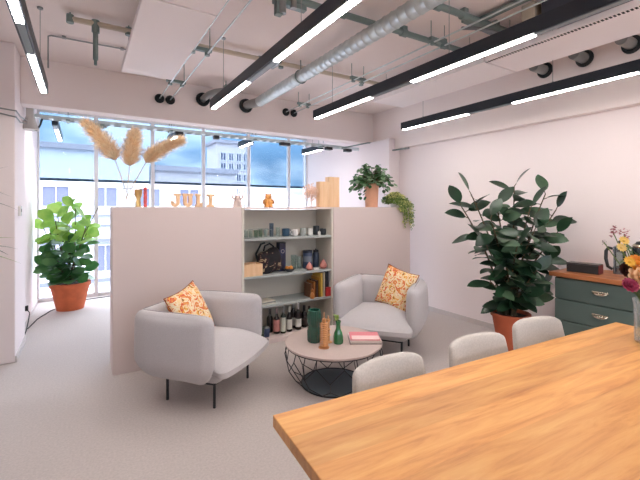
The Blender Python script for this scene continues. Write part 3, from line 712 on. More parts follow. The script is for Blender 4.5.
# bottom: bottles
def bottle(label, px, y, h, r, mglass, cap_col, lab_col, neck=0.3, lab=(0.12, 0.42), grp='bottles on the bottom shelf'):
    t = thing('wine_bottle', label, 'bottle', (ax(px, y), y, Z4), 0, grp)
    sh = h * (1 - neck)
    MB().lathe([(0, 0.006), (r * 0.8, 0), (r, 0.006), (r, sh * 0.86), (r * 0.85, sh * 0.95), (r * 0.42, sh * 1.06), (r * 0.36, h * 0.97), (r * 0.4, h * 0.975), (r * 0.4, h), (0, h)], (0, 0, 0), 22, cap=False).build('body', mglass, t)
    MB().lathe([(r * 0.39, h * 0.78), (r * 0.42, h * 0.78), (r * 0.44, h + 0.002), (0, h + 0.003)], (0, 0, 0), 18, cap=False).build('capsule', mat('capsule_%02x%02x' % (int(cap_col[0] * 255), int(cap_col[2] * 255)), cap_col, 0.4), t)
    if lab_col: MB().lathe([(r * 1.0, h * lab[0]), (r * 1.02, h * lab[0]), (r * 1.02, h * lab[1]), (r * 1.0, h * lab[1])], (0, 0, 0), 22, cap=False).build('paper_label', mat('label_%02x%02x' % (int(lab_col[0] * 255), int(lab_col[2] * 255)), lab_col, 0.7), t)
    return t
M_bdark = mat('bottle_dark', srgb(34, 26, 28), 0.15); M_bgrn = mat('bottle_green', srgb(36, 46, 38), 0.15); M_bpale = mat('bottle_pale', srgb(168, 172, 160), 0.25)
wht = srgb(216, 212, 202)
bottle('dark bottle in the left shade of the bottom shelf', 269.8, 4.08, 0.27, 0.036, M_bdark, srgb(40, 32, 36), None)
bottle('bottle with a mauve paper collar and pink label', 276.6, 4.0, 0.295, 0.038, M_bdark, srgb(146, 122, 122), srgb(190, 128, 122), 0.36, (0.1, 0.55))
bottle('slim bottle with a long pale label right of the pink one', 283.2, 3.97, 0.31, 0.033, M_bgrn, srgb(120, 118, 118), srgb(202, 204, 190), 0.3, (0.08, 0.6))
bottle('dark wine bottle with white capsule and slim white label', 289.3, 3.99, 0.29, 0.034, M_bdark, wht, wht, 0.32, (0.1, 0.5))
bottle('dark wine bottle with grey capsule behind the white labels', 293.2, 4.08, 0.31, 0.036, M_bdark, srgb(170, 164, 164), srgb(176, 172, 166))
bottle('dark wine bottle with white capsule and square white label', 298.2, 4.0, 0.31, 0.037, M_bdark, srgb(222, 214, 214), srgb(222, 220, 214))
bottle('plain dark bottle right of the white labelled bottles', 304.2, 4.04, 0.26, 0.036, M_bdark, srgb(44, 36, 40), srgb(66, 52, 50))
bottle('short brown bottle left of the right armchair', 309.0, 4.05, 0.24, 0.036, M_bdark, srgb(60, 34, 34), None)
t = thing('drink_can', 'blue can with a pale top at the left of the bottom shelf', 'can', (ax(266.6, 3.95), 3.95, Z4))
MB().lathe([(0, 0), (0.028, 0), (0.033, 0.008), (0.033, 0.1), (0, 0.1)], (0, 0, 0), 20, cap=False).build('body', mat('can_blue', srgb(62, 78, 112), 0.35), t)
MB().lathe([(0.0335, 0.1), (0.028, 0.112), (0, 0.112)], (0, 0, 0), 20, cap=False).build('lid', M_steel, t)
tumbler('drinking_glass', 'greenish glass beside the blue can on the bottom shelf', ax(262.4, 3.97), 3.97, Z4, 0.032, 0.11, G_green, None)

# ------------------------------------------------------------------ on top of the partition
TY = 4.05
# glass vase with pampas
t = thing('pampas_vase', 'clear flared glass vase holding three pampas stems', 'vase', (ax(128, TY), TY, PT))
MB().lathe([(0, 0), (0.07, 0), (0.076, 0.01), (0.045, 0.17), (0.05, 0.235), (0.058, 0.255), (0.054, 0.255), (0.046, 0.235), (0.041, 0.17), (0.07, 0.014), (0, 0.014)], (0, 0, 0), 26, cap=False).build('body', glass('glass_vase_clear', (0.93, 0.95, 0.96, 1), 0.9), t)
MB().tube([(0.047 * math.cos(a), 0.047 * math.sin(a), 0.175) for a in [2 * PI * k / 20 for k in range(20)]], 0.003, seg=6, closed=True).build('neck_ring', M_white, t)
M_pamp = leafmat('pampas_fluff', srgb(244, 216, 178), srgb(252, 238, 214), 0.9, 0.4, 18)
def plume(label, base, start, end, width, seed):
    """stem from the vase then a fluffy seed head from start to end (world offsets from the vase base)"""
    rr = random.Random(seed)
    t = thing('pampas_grass', label, 'dried grass', (ax(128, TY), TY, PT + 0.015), 0, 'pampas grass in the glass vase'); t['kind'] = 'thing'
    s, e, b = Vector(start), Vector(end), Vector(base)
    ctrl = s + (s - b).normalized() * 0.14
    st = [b, b.lerp(s, 0.5), s, s.lerp(e, 0.3)]
    MB().tube(st, [0.0035, 0.0035, 0.003, 0.002], seg=6).build('stem', mat('dry_stem', srgb(196, 150, 104), 0.9), t)
    def axis(u): return s * (1 - u) ** 2 + ctrl * 2 * u * (1 - u) + e * u * u
    m = MB()
    prof = lambda u: width * 0.5 * (math.sin(PI * min(1, 0.05 + u ** 0.8 * 0.93)) ** 0.45)
    # soft core then loose hairs
    core, cr = [], []
    for i in range(15):
        u = i / 14; core.append(axis(u)); cr.append(max(0.003, prof(u) * 0.42))
    m.tube(core, cr, seg=10)
    for i in range(3200):
        u = rr.random() ** 0.9
        c = axis(u); d = (axis(min(1, u + 0.02)) - axis(max(0, u - 0.02))).normalized()
        o = d.orthogonal().normalized(); a = rr.random() * 2 * PI; o = (o * math.cos(a) + d.cross(o) * math.sin(a))
        p0 = c + o * prof(u) * 0.38 * rr.random()
        L = 0.022 + 0.04 * rr.random()
        dir_ = (d * (0.7 + 0.4 * rr.random()) + o * 1.1 * rr.random()).normalized()
        side = dir_.cross(V(rr.uniform(-1, 1), rr.uniform(-1, 1), rr.uniform(-1, 1))).normalized() * 0.0016
        p1 = p0 + o * prof(u) * 0.62 * rr.random() + dir_ * L * 0.6; p2 = p1 + dir_ * L * 0.6 + o * 0.012 * rr.random() - V(0, 0, 0.008) * rr.random()
        a1, a2 = m.bm.verts.new(p0 - side), m.bm.verts.new(p0 + side); b1, b2 = m.bm.verts.new(p1 - side), m.bm.verts.new(p1 + side); c1 = m.bm.verts.new(p2)
        m._face([a1, a2, b2, b1]); m._face([b1, b2, c1])
    m.build('plume', M_pamp, t)
rx, ry = math.cos(YAW), -math.sin(YAW)   # direction across the view, as seen from the sofa corner
def off(px, py, dy=0.0):
    """offset from the vase base of a picture point on a plane facing the room"""
    D = TY * math.cos(YAW) + ax(128, TY) * math.sin(YAW)
    k = D / FPX
    l = (px - 128) * k
    return (l * rx - dy * 0.0, l * ry + dy, (208 - py) * k - 0.02)
plume('pampas plume leaning left over the fig plant', off(131, 205), off(115, 160), off(85, 124, -0.05), 0.19, 1)
plume('upright pampas plume in the middle of the vase', off(126, 205), off(129.5, 166), off(136, 131, 0.04), 0.185, 2)
plume('pampas plume leaning right towards the tower', off(122, 205), off(146, 163), off(183, 140, 0.03), 0.14, 3)
# yellow tulip glass + red candle
t = thing('amber_goblet', 'amber glass goblet right of the pampas vase', 'goblet', (ax(138.3, TY), TY, PT))
MB().lathe([(0, 0), (0.026, 0), (0.022, 0.05), (0.018, 0.075), (0.034, 0.115), (0.036, 0.17), (0.033, 0.17), (0.03, 0.115), (0.012, 0.08), (0, 0.08)], (0, 0, 0), 22, cap=False).build('bowl', glass('glass_amber', (0.80, 0.62, 0.34, 1), 0.6), t)
MB().lathe([(0, 0), (0.033, 0), (0.03, 0.006), (0, 0.008)], (0, 0, 0), 22, cap=False).build('foot', glass('glass_amber', (0.80, 0.62, 0.34, 1), 0.6), t)
t = thing('pillar_candle', 'slim twisted coral red candle beside the amber goblet', 'candle', (ax(145.3, TY), TY, PT))
c = MB(); pr = [(0, 0)] + [(0.0155 + 0.0025 * math.sin(i * PI / 2.0), i * 0.0105) for i in range(19)] + [(0, 0.195)]
c.lathe(pr, (0, 0, 0), 18, cap=False).build('wax', mat('coral_wax', srgb(226, 96, 96), 0.5), t)
MB().cyl((0, 0, 0.19), (0.002, 0, 0.205), 0.0015, seg=6).build('wick', M_black, t)
# letters
def letter(ch, label, px, w, h=0.136):
    S, T = 0.024, 0.034
    polys = {
        'I': [(0, 0), (w, 0), (w, S), (w / 2 + T / 2, S), (w / 2 + T / 2, h - S), (w, h - S), (w, h), (0, h), (0, h - S), (w / 2 - T / 2, h - S), (w / 2 - T / 2, S), (0, S)],
        'L': [(0, 0), (w, 0), (w, 0.045), (w - 0.02, 0.045), (w - 0.02, S), (0.012 + T, S), (0.012 + T, h - S), (0.058, h - S), (0.058, h), (0, h), (0, h - S), (0.012, h - S), (0.012, S), (0, S)],
    }
    m = MB(); M = Matrix.Translation((-w / 2, 0.015, 0)) @ Matrix.Rotation(PI / 2, 4, 'X')
    if ch in polys: poly = polys[ch]
    else:
        xc = w / 2
        if ch == 'U':
            ro, ri = w / 2 - 0.008, w / 2 - 0.008 - T
            poly = [(0, h), (0, h - S), (0.008, h - S)] + [(xc - ro * math.cos(a), ro - ro * math.sin(a)) for a in [PI * k / 14 for k in range(15)]] + [(w - 0.008, h - S), (w, h - S), (w, h), (w - 0.05, h), (w - 0.05, h - S), (w - 0.008 - T, h - S)] + [(xc + ri * math.cos(a), ro - ri * math.sin(a)) for a in [PI * k / 14 for k in range(15)]] + [(0.008 + T, h - S), (0.05, h - S), (0.05, h)]
        else:  # J
            R0 = 0.042; x1 = w - 0.012; xs = x1 - T; ri = 0.012
            cx = x1 - R0
            poly = [(w, h), (w, h - S), (x1, h - S)] + [(cx + R0 * math.cos(a), R0 - R0 * math.sin(a)) for a in [PI * k / 14 for k in range(15)]] + [(cx - R0, 0.06), (cx - R0 + 0.03, 0.06), (cx - R0 + 0.03, 0.046)] + [(cx + (xs - cx) * math.cos(a), R0 - ri * math.sin(a)) for a in [PI - PI * k / 10 for k in range(11)]] + [(xs, h - S), (xs - 0.022, h - S), (xs - 0.022, h)]
    m.prism(poly, 0, 0.035, M)
    o = m.build('wooden_letter', M_pine, smooth=False)
    o.location = (ax(px, TY - 0.05), TY - 0.05, PT)
    return tag(o, label, 'letter', 'wooden letters in a row')
letter('J', 'pale wooden slab serif letter J', 175.2, 0.108)
letter('U', 'pale wooden slab serif letter U', 187.6, 0.102)
letter('L', 'pale wooden slab serif letter L', 198.6, 0.07)
letter('I', 'pale wooden slab serif letter I', 210.4, 0.082)
# small pale ceramic deer-like branch holder and wooden bear
t = thing('pale_figurine', 'small pale translucent figurine with raised arms, right of the letters', 'figurine', (ax(237.5, TY), TY, PT))
MB().lathe([(0, 0), (0.045, 0), (0.05, 0.02), (0.042, 0.06), (0.03, 0.08), (0.034, 0.1), (0.028, 0.122), (0, 0.13)], (0, 0, 0), 20, cap=False).build('body', leafmat('pale_porcelain', srgb(240, 222, 214), srgb(246, 232, 226), 0.5, 0.5), t)
for s in (-1, 1):
    MB().tube([(s * 0.03, 0, 0.085), (s * 0.055, 0, 0.1), (s * 0.062, 0, 0.125), (s * 0.056, 0, 0.145)], [0.012, 0.01, 0.009, 0.006], seg=8).build('arm', leafmat('pale_porcelain', srgb(240, 222, 214), srgb(246, 232, 226), 0.5, 0.5), t)
    MB().tube([(s * 0.012, 0, 0.122), (s * 0.02, 0, 0.14), (s * 0.026, 0, 0.15)], [0.007, 0.007, 0.004], seg=8).build('ear', leafmat('pale_porcelain', srgb(240, 222, 214), srgb(246, 232, 226), 0.5, 0.5), t)
t = thing('wooden_bear', 'stocky amber wooden bear figure on the partition', 'figurine', (ax(268.3, TY), TY, PT))
M_bear = wood('bear_wood', srgb(204, 132, 62), srgb(226, 158, 84), srgb(236, 178, 108), axis=2, rough=0.4, sc=2)
MB().pillow((0, 0, 0.056), (0.05, 0.036, 0.05), 0.03, (0.004, 0.006, 0.0), 10).sphere((0, -0.002, 0.118), (0.04, 0.034, 0.034), 20, 14).sphere((0, -0.032, 0.108), (0.02, 0.012, 0.014), 14, 10).build('body', M_bear, t)
for s in (-1, 1):
    MB().tube([(s * 0.042, 0, 0.085), (s * 0.062, -0.004, 0.07), (s * 0.066, -0.01, 0.05)], [0.013, 0.014, 0.012], seg=10).sphere((s * 0.066, -0.01, 0.048), 0.0135, 10, 8).build('arm', wood('bear_wood_dark', srgb(150, 100, 62), srgb(170, 120, 78), srgb(190, 140, 96), axis=2), t)
    MB().sphere((s * 0.028, 0, 0.15), (0.012, 0.008, 0.012), 12, 8).build('ear', M_bear, t)
    MB().pillow((s * 0.026, -0.006, 0.012), (0.021, 0.036, 0.014), 0.011, n=6).build('foot', M_bear, t)
    MB().sphere((s * 0.014, -0.0345, 0.124), 0.003, 8, 6).build('eye', M_black, t)
MB().sphere((0, -0.044, 0.112), (0.006, 0.004, 0.004), 8, 6).build('nose', M_black, t)
# lattice ornament: pale ring tree on a little stem
t = thing('lattice_ornament', 'round pale coral branching lattice ornament on a foot, left of the wooden boxes', 'ornament', (ax(311.3, TY), TY, PT))
la = MB(); rr = random.Random(5)
M_lat = mat('lattice_pink', srgb(244, 208, 182), 0.6)
for i in range(90):
    z = 1 - 2 * (i + 0.5) / 90; a = i * 2.39996; q = math.sqrt(1 - z * z); sc = 0.6 + 0.4 * ((i * 7) % 5) / 4
    p = V(q * math.cos(a), q * math.sin(a), z) * 0.115 * sc
    la.tube([(p.x * 0.15, p.y * 0.15, 0.185 + p.z * 0.15), (p.x, p.y, 0.185 + p.z)], 0.0022, seg=5)
    if i % 1 == 0: la.sphere((p.x, p.y, 0.185 + p.z), 0.0085, 8, 6)
la.build('lattice_ball', M_lat, t)
MB().cyl((0, 0, 0.006), (0, 0, 0.19), 0.006, seg=8).build('stem', M_lat, t)
MB().lathe([(0, 0), (0.06, 0), (0.06, 0.006), (0, 0.008)], (0, 0, 0), 20, cap=False).build('foot', mat('lattice_foot', srgb(150, 104, 86), 0.6), t)
# two wooden magazine boxes
for lab, p0, p1, h in (('lower pale wooden magazine box beside the lattice ornament', 319.5, 328.6, 0.315), ('taller pale wooden magazine box left of the potted ivy', 328.7, 339.3, 0.378)):
    x0, x1 = ax(p0, TY - 0.1), ax(p1, TY - 0.1)
    t = thing('magazine_box', lab, 'wooden box', ((x0 + x1) / 2, TY - 0.06, PT), 0, 'wooden magazine boxes')
    w = x1 - x0 - 0.002
    b = MB(); b.box((0, -0.04, h / 2), (w, 0.01, h), bevel=0.002); b.build('front', M_pine, t, smooth=False)
    MB().box((0, 0.04, h / 2), (w, 0.01, h), bevel=0.002).build('back', M_pine, t, smooth=False)
    for s in (-1, 1): MB().prism([(-0.035, 0), (0.035, 0), (0.035, h), (-0.035, h)], -0.005, 0.005, Matrix.Translation((s * (w / 2 - 0.005), 0, 0)) @ Matrix.Rotation(PI / 2, 4, 'Z') @ Matrix.Rotation(PI / 2, 4, 'X')).build('side', M_pine, t, smooth=False)
    MB().box((0, 0, 0.006), (w - 0.012, 0.07, 0.01)).build('base', M_pine, t, smooth=False)

# ------------------------------------------------------------------ plants
def pot(t, r0, r1, h, m, rim=0.03, soil=True, rimw=0.012):
    MB().lathe([(0, 0), (r0, 0), (r1 - 0.002, h - rim), (r1 + rimw, h - rim), (r1 + rimw + 0.002, h), (r1 - 0.01, h), (r1 - 0.014, h - 0.03), (r0 - 0.01, 0.02), (0, 0.02)], (0, 0, 0), 36, cap=False).build('pot', m, t)
    if soil:
        rs = r0 + (r1 - r0) * ((h - 0.03) / h) - 0.011
        MB().lathe([(0, h - 0.022), (rs * 0.6, h - 0.024), (rs, h - 0.032), (rs, h - 0.04), (0, h - 0.04)], (0, 0, 0), 24, cap=False).build('soil', M_soil, t)

# rubber plant
t = thing('rubber_plant', 'tall dark green rubber plant in a brown clay pot by the right wall', 'potted plant', (3.68, 2.25, 0))
pot(t, 0.10, 0.175, 0.44, M_terra3)
rr = random.Random(11)
def lat(l, z, d=0.0):   # l across the view, d towards the sofas
    return V(l * rx - d * math.sin(YAW), l * ry - d * math.cos(YAW), z)
stems = [(lat(-0.44, 1.64, 0.10), 9), (lat(-0.50, 1.52, 0.0), 6), (lat(-0.30, 1.40, 0.22), 9), (lat(-0.16, 1.52, 0.05), 8), (lat(0.05, 1.72, -0.02), 9), (lat(0.12, 1.50, 0.15), 8),
         (lat(0.32, 1.64, 0.06), 9), (lat(0.40, 1.48, 0.10), 7), (lat(0.36, 1.24, 0.16), 9), (lat(0.10, 1.28, 0.25), 10), (lat(-0.06, 1.12, 0.24), 10), (lat(-0.30, 1.14, 0.12), 8),
         (lat(0.26, 0.98, 0.16), 11), (lat(-0.26, 0.78, 0.12), 10), (lat(0.10, 0.88, 0.26), 11), (lat(0.02, 0.72, 0.2), 10), (lat(0.30, 0.72, 0.05), 9), (lat(-0.12, 0.90, 0.2), 9)]
sm, lf, lf2 = MB(), MB(), MB()
ell = lambda t_: math.sin(PI * t_ ** 0.92) ** 0.75
camd = lat(0, 0, 1)
for tip, n in stems:
    b = V(rr.uniform(-0.06, 0.06), rr.uniform(-0.06, 0.06), 0.4)
    mid = b.lerp(tip, 0.5); mid.x *= 0.5; mid.y *= 0.5
    P = lambda u: b * (1 - u) ** 2 + mid * 2 * u * (1 - u) + tip * u * u
    sm.tube([P(i / 10) for i in range(11)], [0.013 - 0.0008 * i for i in range(11)], seg=8)
    a0 = rr.random() * 6
    if tip.z > 1.35: n += 4
    for k in range(n):
        u = 0.5 + 0.5 * k / (n - 1)
        if tip.z < 1.0: u = 0.3 + 0.7 * k / (n - 1)
        a = a0 + k * 2.4
        el = rr.uniform(-0.25, 0.55) + 0.5 * max(0, u - 0.7)
        if k == n - 1: el = 1.5
        d = V(math.cos(a), math.sin(a), el).normalized()
        p = P(min(1, u)); q = p + d * 0.035
        sm.tube([p, q], 0.004, seg=5)
        upv = V(0, 0, 1) + camd * rr.uniform(0.2, 1.6) + V(rr.uniform(-0.4, 0.4), rr.uniform(-0.4, 0.4), 0)
        (lf2 if rr.random() < 0.22 else lf).leaf(q, d, upv, rr.uniform(0.18, 0.26), rr.uniform(0.10, 0.13), ell, rr.uniform(0.1, 0.6), 0.18, 8)
lim = XR - 3.68 - 0.03
for m_ in (sm, lf, lf2):
    m_.clamp(hi=(lim, 1e9, 1e9))
    for v_ in m_.bm.verts:      # leaves rest against the sideboard end, not inside it
        if v_.co.y < -0.32 and v_.co.z < 0.93 and v_.co.x > 0.05: v_.co.y = -0.32
sm.build('stems', M_stem, t)
lf.build('foliage', leafmat('rubber_leaf', srgb(22, 44, 30), srgb(40, 72, 46), 0.32, 0.06), t, angle=180)
lf2.build('pale_foliage', leafmat('rubber_leaf_pale', srgb(52, 82, 58), srgb(90, 116, 88), 0.35, 0.08), t, angle=180)

# fiddle leaf fig
t = thing('fiddle_leaf_fig', 'broad leaved light green fig plant in a big terracotta pot at the window', 'potted plant', (-0.16, 6.78, 0))
pot(t, 0.175, 0.25, 0.40, M_terra, rim=0.06)
rr = random.Random(21)
sm, up, lo = MB(), MB(), MB()
obo = lambda t_: (math.sin(PI * t_ ** 1.5) ** 0.7) * 0.85 + 0.15 * math.sin(PI * t_)
for tip, n in ((lat(-0.34, 1.24, 0.1), 7), (lat(0.14, 1.50, 0.1), 7), (lat(0.32, 1.30, 0.1), 7), (lat(-0.12, 1.34, 0.16), 8), (lat(-0.20, 1.42), 8), (lat(-0.02, 1.46, 0.05), 8), (lat(0.06, 1.30, 0.12), 9), (lat(0.24, 1.12), 9), (lat(-0.27, 1.14, 0.05), 9), (lat(0.0, 0.98, 0.2), 11), (lat(0.2, 0.82, 0.18), 11), (lat(-0.2, 0.82, 0.15), 11), (lat(0.24, 0.62, 0.1), 9), (lat(-0.24, 0.62, 0.1), 9), (lat(0.0, 0.66, 0.28), 11)):
    b = V(rr.uniform(-0.06, 0.06), rr.uniform(-0.06, 0.06), 0.38)
    P = lambda u: b.lerp(tip, u)
    sm.tube([P(i / 8) for i in range(9)], [0.011 - 0.0008 * i for i in range(9)], seg=8)
    a0 = rr.random() * 6
    for k in range(n):
        u = (0.45 if tip.z > 1 else 0.2) + (0.55 if tip.z > 1 else 0.8) * k / (n - 1)
        a = a0 + k * 2.3
        p = P(u)
        d = V(math.cos(a), math.sin(a) * 0.9, (0.2 if k < n - 2 else 1.1) + rr.uniform(-0.25, 0.25)).normalized()
        L = rr.uniform(0.20, 0.29); q = p + d * 0.03
        upv = V(0, 0, 1) + camd * rr.uniform(0.2, 1.5) + V(rr.uniform(-0.4, 0.4), rr.uniform(-0.4, 0.4), 0)
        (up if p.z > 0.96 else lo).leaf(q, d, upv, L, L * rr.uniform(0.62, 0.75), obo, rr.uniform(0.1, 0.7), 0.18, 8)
# long bare twigs at the right
sm.tube([(lat(0.2, 1.1)), lat(0.36, 1.4), lat(0.42, 1.52)], 0.005, seg=6)
for m_ in (sm, up, lo): m_.clamp(lo=(-0.44, -9, 0.40), hi=(9, 0.66, 9))
sm.build('stems', M_stem, t)
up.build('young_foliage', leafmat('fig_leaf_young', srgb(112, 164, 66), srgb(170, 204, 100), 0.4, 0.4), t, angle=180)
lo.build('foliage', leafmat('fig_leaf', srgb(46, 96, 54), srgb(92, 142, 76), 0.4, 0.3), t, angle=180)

# pothos on partition
t = thing('potted_pothos', 'bushy round leaved plant in a pale terracotta pot on the partition', 'potted plant', (ax(371.5, TY), TY, PT))
MB().lathe([(0, 0), (0.085, 0), (0.098, 0.275), (0.103, 0.28), (0.104, 0.32), (0.094, 0.32), (0.09, 0.28), (0.073, 0.02), (0, 0.02)], (0, 0, 0), 32, cap=False).build('pot', M_terra2, t)
MB().lathe([(0, 0.306), (0.088, 0.302), (0.088, 0.29), (0, 0.29)], (0, 0, 0), 20, cap=False).build('soil', M_soil, t)
rr = random.Random(31); sm, lf, lf2 = MB(), MB(), MB()
heart = lambda t_: (math.sin(PI * min(1, 0.12 + t_ * 0.88)) ** 0.6)
for i in range(360):
    a = rr.random() * 2 * PI; L = rr.uniform(0.08, 0.25); e = rr.uniform(-0.45, 1.3)
    d = V(math.cos(a) * math.cos(e), math.sin(a) * math.cos(e), math.sin(e))
    p0 = V(0.04 * math.cos(a), 0.04 * math.sin(a), 0.30)
    p2 = V(0, 0, 0.345) + d * L * (1.0 if e > 0 else 1.1)
    if e < 0: p2 += V(math.cos(a), math.sin(a), 0) * 0.03
    p1 = p0.lerp(p2, 0.5) + V(0, 0, 0.05)
    sm.tube([p0, p1, p2], 0.0018, seg=4)
    ld = V(math.cos(a + rr.uniform(-0.7, 0.7)), math.sin(a + rr.uniform(-0.7, 0.7)), rr.uniform(-0.7, 0.3))
    (lf2 if rr.random() < 0.35 else lf).leaf(p2, ld, V(0, 0, 1) + camd * rr.uniform(0, 1.4), rr.uniform(0.05, 0.075), rr.uniform(0.045, 0.06), heart, 0.3, 0.15, 5)
for s_ in ((-1, 0.02), (-0.8, -0.4), (0.95, -0.3)):   # hanging tendrils
    pts = [V(0.09 * s_[0], 0.09 * s_[1], 0.315), V(0.16 * s_[0], 0.15 * s_[1], 0.31), V(0.19 * s_[0], 0.18 * s_[1], 0.22), V(0.195 * s_[0], 0.18 * s_[1], 0.14)]
    sm.tube(pts, 0.002, seg=5)
    for k in range(6):
        u = k / 5 * 2.99; i0 = int(u); p = pts[i0].lerp(pts[i0 + 1], u - i0)
        lf.leaf(p, V(s_[0] * rr.uniform(0.2, 1), rr.uniform(-1, 1), -0.6), V(0, 0, 1), 0.06, 0.05, heart, 0.4, 0.15, 5)
sm.build('stems', M_stem, t)
lf.build('foliage', leafmat('pothos_leaf', srgb(44, 84, 50), srgb(88, 128, 78), 0.4, 0.2, 14), t, angle=180)
lf2.build('pale_foliage', leafmat('pothos_leaf_pale', srgb(110, 146, 104), srgb(150, 176, 140), 0.4, 0.2, 14), t, angle=180)

# trailing plant
t = thing('trailing_plant', 'yellow green trailing plant spilling over the right end of the partition', 'potted plant', (3.765, TY - 0.03, PT))
MB().lathe([(0, 0), (0.06, 0), (0.075, 0.09), (0.08, 0.09), (0.08, 0.1), (0.07, 0.1), (0.055, 0.012), (0, 0.012)], (0, 0, 0), 24, cap=False).build('pot', M_white, t)
MB().lathe([(0, 0.092), (0.068, 0.088), (0.068, 0.08), (0, 0.08)], (0, 0, 0), 18, cap=False).build('soil', M_soil, t)
rr = random.Random(41); sm, lf, lf2 = MB(), MB(), MB()
for i in range(520):
    a = rr.random() * 2 * PI; e = rr.uniform(-0.25, 1.5); L = rr.uniform(0.06, 0.18)
    p = V(math.cos(a) * math.cos(e) * L, math.sin(a) * math.cos(e) * L, 0.07 + math.sin(e) * L * 0.72)
    sm.tube([V(p.x * 0.3, p.y * 0.3, 0.09), p], 0.0015, seg=4)
    for k in range(3):
        d = V(rr.uniform(-1, 1), rr.uniform(-1, 1), rr.uniform(-0.2, 1))
        (lf2 if p.z > 0.12 and rr.random() < 0.6 else lf).leaf(p, d, V(0, 0, 1) + camd, rr.uniform(0.026, 0.042), 0.018, None, 0.2, 0.1, 3)
for i in range(60):
    # strings that run to the front or the end edge and hang down
    if i < 34: e = V(rr.uniform(-0.10, 0.11), -0.175 - rr.uniform(0.0, 0.05), 0)
    else: e = V(0.145 + rr.uniform(0.0, 0.05), rr.uniform(-0.16, 0.08), 0)
    drop = (rr.uniform(0.10, 0.30) if e.x > -0.02 else rr.uniform(0.01, 0.06)) if i < 34 else rr.uniform(0.12, 0.34)
    pts = [V(e.x * 0.4, e.y * 0.4, 0.1), V(e.x * 0.8, e.y * 0.8, 0.085), V(e.x, e.y, 0.03), V(e.x * 1.03, e.y * 1.03, -drop * 0.5), V(e.x * 1.02, e.y * 1.02, -drop)]
    sm.tube(pts, 0.0015, seg=4)
    for k in range(30):
        u = k / 29 * 3.99; i0 = int(u); p = pts[i0].lerp(pts[i0 + 1], u - i0)
        d = V(rr.uniform(-1, 1), rr.uniform(-1, 1), rr.uniform(-0.8, 0.3))
        (lf2 if rr.random() < 0.35 else lf).leaf(p, d, V(0, 0, 1) + camd, rr.uniform(0.022, 0.038), 0.015, None, 0.3, 0.1, 3)
for m_ in (sm, lf, lf2):
    for v_ in m_.bm.verts:      # keep the mat of stems above the top board, hanging strands outside it
        if v_.co.z < 0.004 and v_.co.y > -0.165 and v_.co.x < 0.135: v_.co.z = 0.004
sm.build('stems', mat('green_stem', srgb(120, 140, 80), 0.7), t)
lf.build('foliage', leafmat('trail_leaf', srgb(86, 120, 58), srgb(146, 168, 92), 0.45, 0.25, 12), t, angle=180)
lf2.build('pale_foliage', leafmat('trail_leaf_pale', srgb(206, 208, 120), srgb(232, 224, 160), 0.45, 0.3, 12), t, angle=180)

# dracaena at the left picture edge
t = thing('dracaena', 'thin leaved dracaena by the left pillar, only leaf tips in the picture', 'potted plant', (-0.93, 3.74, 0))
pot(t, 0.13, 0.17, 0.32, M_white)
rr = random.Random(51); sm, lf, lf2 = MB(), MB(), MB()
for (tx, ty, tz, n) in ((0.02, 0, 1.62, 26), (0.04, -0.06, 1.22, 30)):
    sm.tube([(0, 0, 0.28), (tx * 0.5, ty * 0.5, 0.28 + (tz - 0.28) * 0.5), (tx, ty, tz)], 0.016, seg=8)
    for k in range(n):
        a = k * 2.4; e = rr.uniform(-0.1, 1.1)
        (lf2 if tz < 1.4 and k % 3 == 0 else lf).leaf((tx, ty, tz - 0.1 * rr.random()), V(math.cos(a), math.sin(a), e), V(0, 0, 1), rr.uniform(0.38, 0.52), 0.045 if tz < 1.4 else 0.026, lambda u: math.sin(PI * min(1, 0.25 + 0.75 * u)) ** 0.8, rr.uniform(0.4, 1.1), 0.2, 8)
sm.build('stems', M_stem, t)
lf.build('foliage', leafmat('dracaena_leaf', srgb(40, 58, 44), srgb(70, 84, 56), 0.4, 0.1), t, angle=180)
lf2.build('pale_foliage', leafmat('dracaena_leaf_pale', srgb(128, 150, 56), srgb(160, 172, 80), 0.4, 0.2), t, angle=180)

# cord on the floor by the bay wall
t = thing('power_cord', 'black power cord running from the bay wall outlet along the floor', 'cord', (-0.6, 6.0, 0))
MB().tube([(0.005, 0.0, 0.22), (0.03, 0.0, 0.18), (0.02, -0.05, 0.08), (0.015, -0.2, 0.008), (0.02, -0.8, 0.007)], 0.006, seg=6).build('cable', M_foam, t)
MB().tube([(0.02, -0.1, 0.008), (0.08, 0.35, 0.007), (0.2, 0.75, 0.007), (0.42, 1.1, 0.007), (0.62, 1.28, 0.007), (0.95, 1.34, 0.007), (1.5, 1.36, 0.007)], 0.006, seg=6).build('cable', M_foam, t)
MB().box((0.0, 0, 0.24), (0.03, 0.06, 0.06), bevel=0.004).build('plug', M_foam, t, smooth=False)

